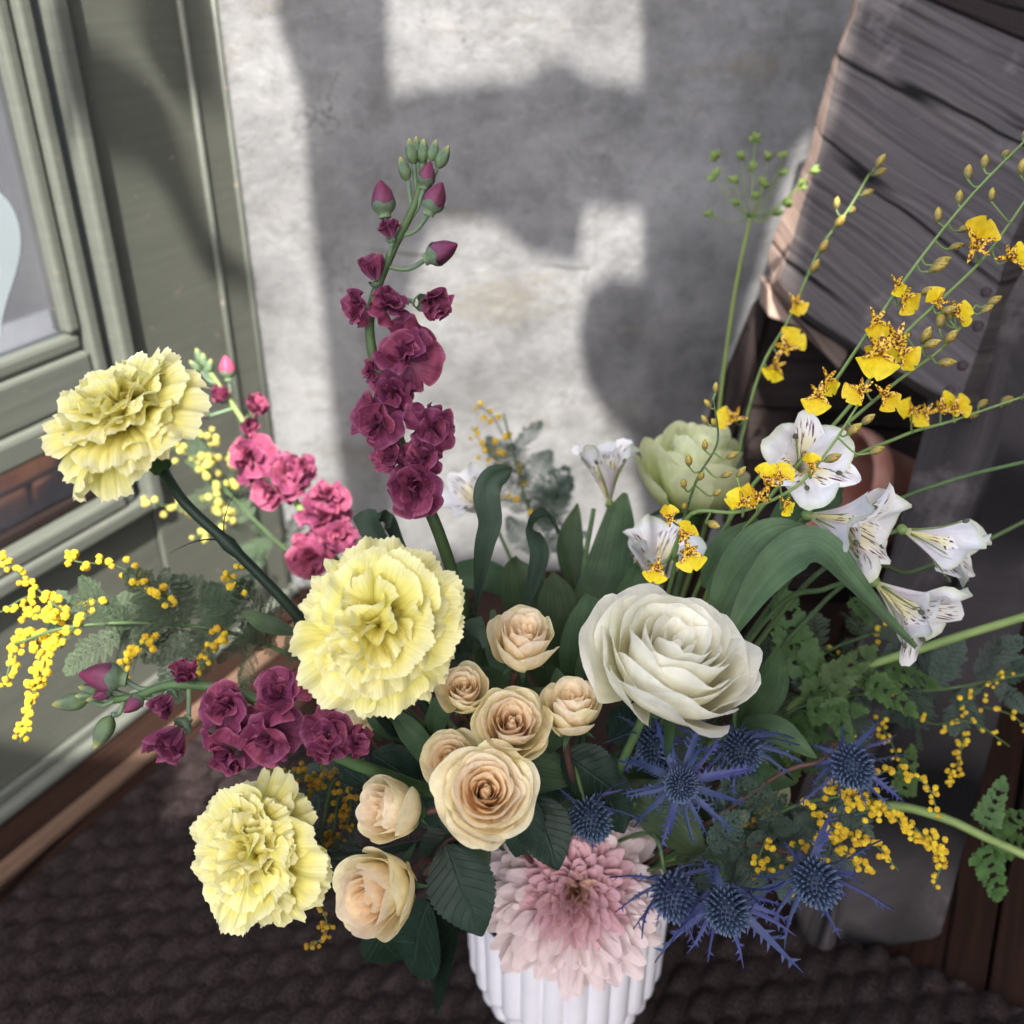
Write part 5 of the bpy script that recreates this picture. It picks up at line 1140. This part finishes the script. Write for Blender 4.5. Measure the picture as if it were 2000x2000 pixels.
# leafy alstroemeria stems
def alsleaf(label, stem, leaves, lm=None):
    pts = [VM+Vector((rnd(-.02, .03), rnd(-.01, .02), -.02))]+stem
    t = thing('leafy_stem', pts[0], label, 'foliage', 'leafy green stems'); o = W[t].translation
    add('stem', tube('stem', [p-o for p in pts], .0028, .0018, GREEN, 7, 20), t, W[t])
    for lp, w, kw in leaves: addleaf(t, lp, w, lm or LEAF_MD, **kw)
    return t
alsleaf('leafy green stem with the broad ribbon leaf arching over to the right', qx([(1400, 1130, .68), (1440, 1050, .64), (1500, 1010, .62)], .62), [
    (qx([(1375, 1200, .60), (1430, 1110, .60), (1490, 1050, .60), (1545, 1040, .595), (1600, 1095, .59), (1660, 1160, .59), (1728, 1222, .60)], .6), mm(42, .6), dict(twist=(.1, .7), fold=.4, nv=30)),
    (qx([(1345, 1180, .62), (1400, 1090, .62), (1460, 1020, .62), (1530, 1000, .62)], .62), mm(56, .62), dict(twist=(-.1, .2), fold=.25, nv=22)),
    (qx([(1440, 1040, .65), (1500, 960, .65), (1560, 935, .65), (1590, 925, .66)], .65), mm(36, .65), dict(fold=.3)),
    (qx([(1330, 1110, .66), (1370, 1040, .66), (1430, 980, .66)], .66), mm(34, .66), dict(fold=.3))], LEAF_LT)
alsleaf('leafy green stem with upright leaves between the tall stock and the white rose', qx([(1110, 1300, .76), (1100, 1100, .76), (1120, 960, .77)], .76), [
    (qx([(1100, 1320, .72), (1110, 1200, .72), (1150, 1080, .73), (1170, 980, .74), (1180, 930, .74)], .72), mm(48, .72), dict(twist=(.2, .5), fold=.25)),
    (qx([(1060, 1330, .70), (1060, 1220, .70), (1050, 1130, .70), (1045, 1080, .71)], .7), mm(44, .7), dict(twist=(-.3, .1), fold=.25)),
    (qx([(1030, 1300, .74), (1000, 1180, .74), (980, 1090, .74), (975, 1050, .75)], .74), mm(46, .74), dict(twist=(-.1, -.4), fold=.2)),
    (qx([(1150, 1330, .71), (1150, 1220, .71), (1190, 1120, .71), (1210, 1050, .72)], .71), mm(34, .71), dict(fold=.3)),
    (qx([(1080, 1320, .69), (1095, 1240, .68), (1110, 1160, .68), (1108, 1120, .69)], .69), mm(40, .69), dict(twist=(.4, .2), fold=.25)),
    (qx([(990, 1140, .80), (930, 1090, .80), (870, 1085, .80), (830, 1100, .80)], .8), mm(30, .8), dict(fold=.2)),
    (qx([(1130, 1330, .67), (1120, 1260, .66), (1150, 1180, .66)], .66), mm(36, .66), dict(fold=.3)),
    (qx([(1010, 1340, .68), (950, 1240, .69), (930, 1150, .70)], .68), mm(36, .68), dict(twist=(.5, .9), fold=.3)),
    (qx([(1090, 1130, .78), (1075, 1030, .79), (1090, 950, .80)], .78), mm(26, .78), dict(fold=.3))])
alsleaf('leafy green stem with drooping leaves below the white rose', qx([(1300, 1450, .70), (1380, 1380, .68)], .68), [
    (qx([(1400, 1360, .65), (1470, 1380, .64), (1540, 1430, .635)], .64), mm(26, .64), dict(fold=.2)),
    (qx([(1390, 1380, .67), (1450, 1300, .68), (1470, 1220, .70)], .68), mm(34, .68), dict(fold=.25)),
    (qx([(1350, 1420, .67), (1420, 1460, .68), (1500, 1480, .69)], .68), mm(30, .68), dict(fold=.25)),
    (qx([(1280, 1470, .70), (1200, 1440, .69), (1130, 1450, .68)], .69), mm(38, .69), dict(fold=.2)),
    (qx([(1300, 1500, .72), (1400, 1560, .71), (1480, 1640, .70)], .7), mm(36, .7), dict(fold=.2)),
    (qx([(1350, 1440, .70), (1430, 1420, .71), (1520, 1390, .72)], .71), mm(36, .71), dict(fold=.25))])
alsleaf('dark leafy stem under the big carnation', qx([(900, 1450, .68), (830, 1360, .64)], .64), [
    (qx([(740, 1340, .60), (790, 1400, .60), (850, 1490, .61)], .6), mm(24, .6), dict(fold=.3)),
    (qx([(810, 1400, .61), (830, 1340, .60), (850, 1290, .60)], .6), mm(22, .6), dict(fold=.3)),
    (qx([(850, 1260, .59), (890, 1300, .60), (900, 1380, .61)], .6), mm(24, .6), dict(fold=.3)),
    (qx([(780, 1400, .63), (720, 1360, .62), (690, 1330, .62)], .62), mm(22, .62), dict(fold=.3)),
    (qx([(560, 1195, .575), (500, 1175, .575), (455, 1155, .58)], .575), mm(17, .575), dict(fold=.3)),
    (qx([(900, 1440, .62), (830, 1410, .61), (800, 1440, .60)], .61), mm(30, .61), dict(fold=.3))])
alsleaf('dark leafy stem filling the gaps behind the spray roses', qx([(1000, 1450, .70), (960, 1300, .68)], .68), [
    (qx([(930, 1330, .63), (1000, 1330, .62), (1060, 1300, .62)], .62), mm(34, .62), dict(fold=.3)),
    (qx([(900, 1260, .62), (930, 1300, .62), (940, 1380, .62)], .62), mm(30, .62), dict(fold=.3)),
    (qx([(1030, 1420, .62), (1060, 1340, .63), (1050, 1260, .64)], .62), mm(36, .62), dict(fold=.3)),
    (qx([(900, 1460, .64), (1000, 1450, .63), (1100, 1470, .62)], .63), mm(50, .63), dict(fold=.2)),
    (qx([(1010, 1560, .64), (1100, 1520, .63), (1200, 1520, .64)], .63), mm(50, .63), dict(fold=.2)),
    (qx([(820, 1520, .66), (880, 1600, .65), (900, 1680, .65)], .65), mm(46, .65), dict(fold=.2)),
    (qx([(1180, 1480, .66), (1260, 1540, .66), (1330, 1620, .66)], .66), mm(50, .66), dict(fold=.2)),
    (qx([(950, 1400, .66), (850, 1440, .66), (740, 1470, .67)], .66), mm(44, .66), dict(fold=.2)),
    (qx([(1200, 1430, .68), (1290, 1400, .68), (1400, 1410, .69)], .68), mm(46, .68), dict(fold=.2))])
# feathery green stems at the right
def feather(label, stem, leaves, mat=PALEGREEN, r=(.0035, .003), cat='foliage'):
    t = thing('feathery_stem', stem[0], label, cat, 'feathery green stems'); o = W[t].translation
    add('stem', tube('stem', [p-o for p in stem], r[0], r[1], mat, 8, 24), t, W[t])
    for a, b in leaves: place_leaf(t, random.choice(LOB), a, b, CD(rnd(-.4, .4), rnd(.2, .8), .8))
    return t
feather('thick pale stem running off the right edge below the lowest alstroemeria', [VM, Q(1380, 1430, .76), Q(1560, 1290, .74), Q(1750, 1220, .72), Q(1960, 1155, .70)], [
    (Q(1500, 1330, .73), Q(1600, 1270, .72)), (Q(1480, 1340, .73), Q(1540, 1430, .72)), (Q(1560, 1300, .73), Q(1500, 1200, .74)), (Q(1450, 1370, .74), Q(1590, 1380, .72)), (Q(1600, 1270, .73), Q(1690, 1290, .72)), (Q(1520, 1310, .73), Q(1480, 1130, .74)), (Q(1440, 1380, .74), Q(1480, 1440, .73)), (Q(1460, 1350, .72), Q(1430, 1250, .72)), (Q(1500, 1340, .71), Q(1620, 1340, .70)), (Q(1540, 1310, .72), Q(1640, 1230, .72)), (Q(1560, 1300, .71), Q(1600, 1400, .70)), (Q(1620, 1270, .72), Q(1720, 1340, .71)), (Q(1480, 1360, .70), Q(1500, 1460, .69)), (Q(1430, 1400, .72), Q(1560, 1450, .70)), (Q(1650, 1250, .73), Q(1760, 1290, .72)), (Q(1430, 1390, .73), Q(1380, 1300, .74)), (Q(1470, 1370, .74), Q(1600, 1320, .75)), (Q(1400, 1420, .72), Q(1470, 1520, .71))])
feather('thick grey-green stem pushing out to the right above the brown floor', [VM, Q(1450, 1560, .74), Q(1650, 1520, .73), Q(1770, 1540, .72), Q(1860, 1580, .71), Q(1960, 1625, .70)], [
    (Q(1850, 1575, .72), Q(1890, 1480, .72)), (Q(1855, 1580, .72), Q(1945, 1600, .74)), (Q(1850, 1575, .72), Q(1885, 1690, .73)), (Q(1700, 1520, .73), Q(1720, 1420, .74)), (Q(1840, 1560, .72), Q(1940, 1540, .73))])
feather('thin green stem arching to the right edge above the alstroemeria', [VM, Q(1500, 1080, .70), Q(1650, 965, .69), Q(1800, 905, .68), Q(1960, 865, .67)], [(Q(1640, 970, .69), Q(1690, 960, .68))], GREEN, (.0016, .0013))
feather('thin green stem arching to the right edge between two alstroemeria blooms', [VM, Q(1560, 1130, .72), Q(1720, 1080, .71), Q(1830, 1035, .70), Q(1960, 970, .69)], [(Q(1600, 1120, .71), Q(1640, 1170, .70))], GREEN, (.0017, .0014))
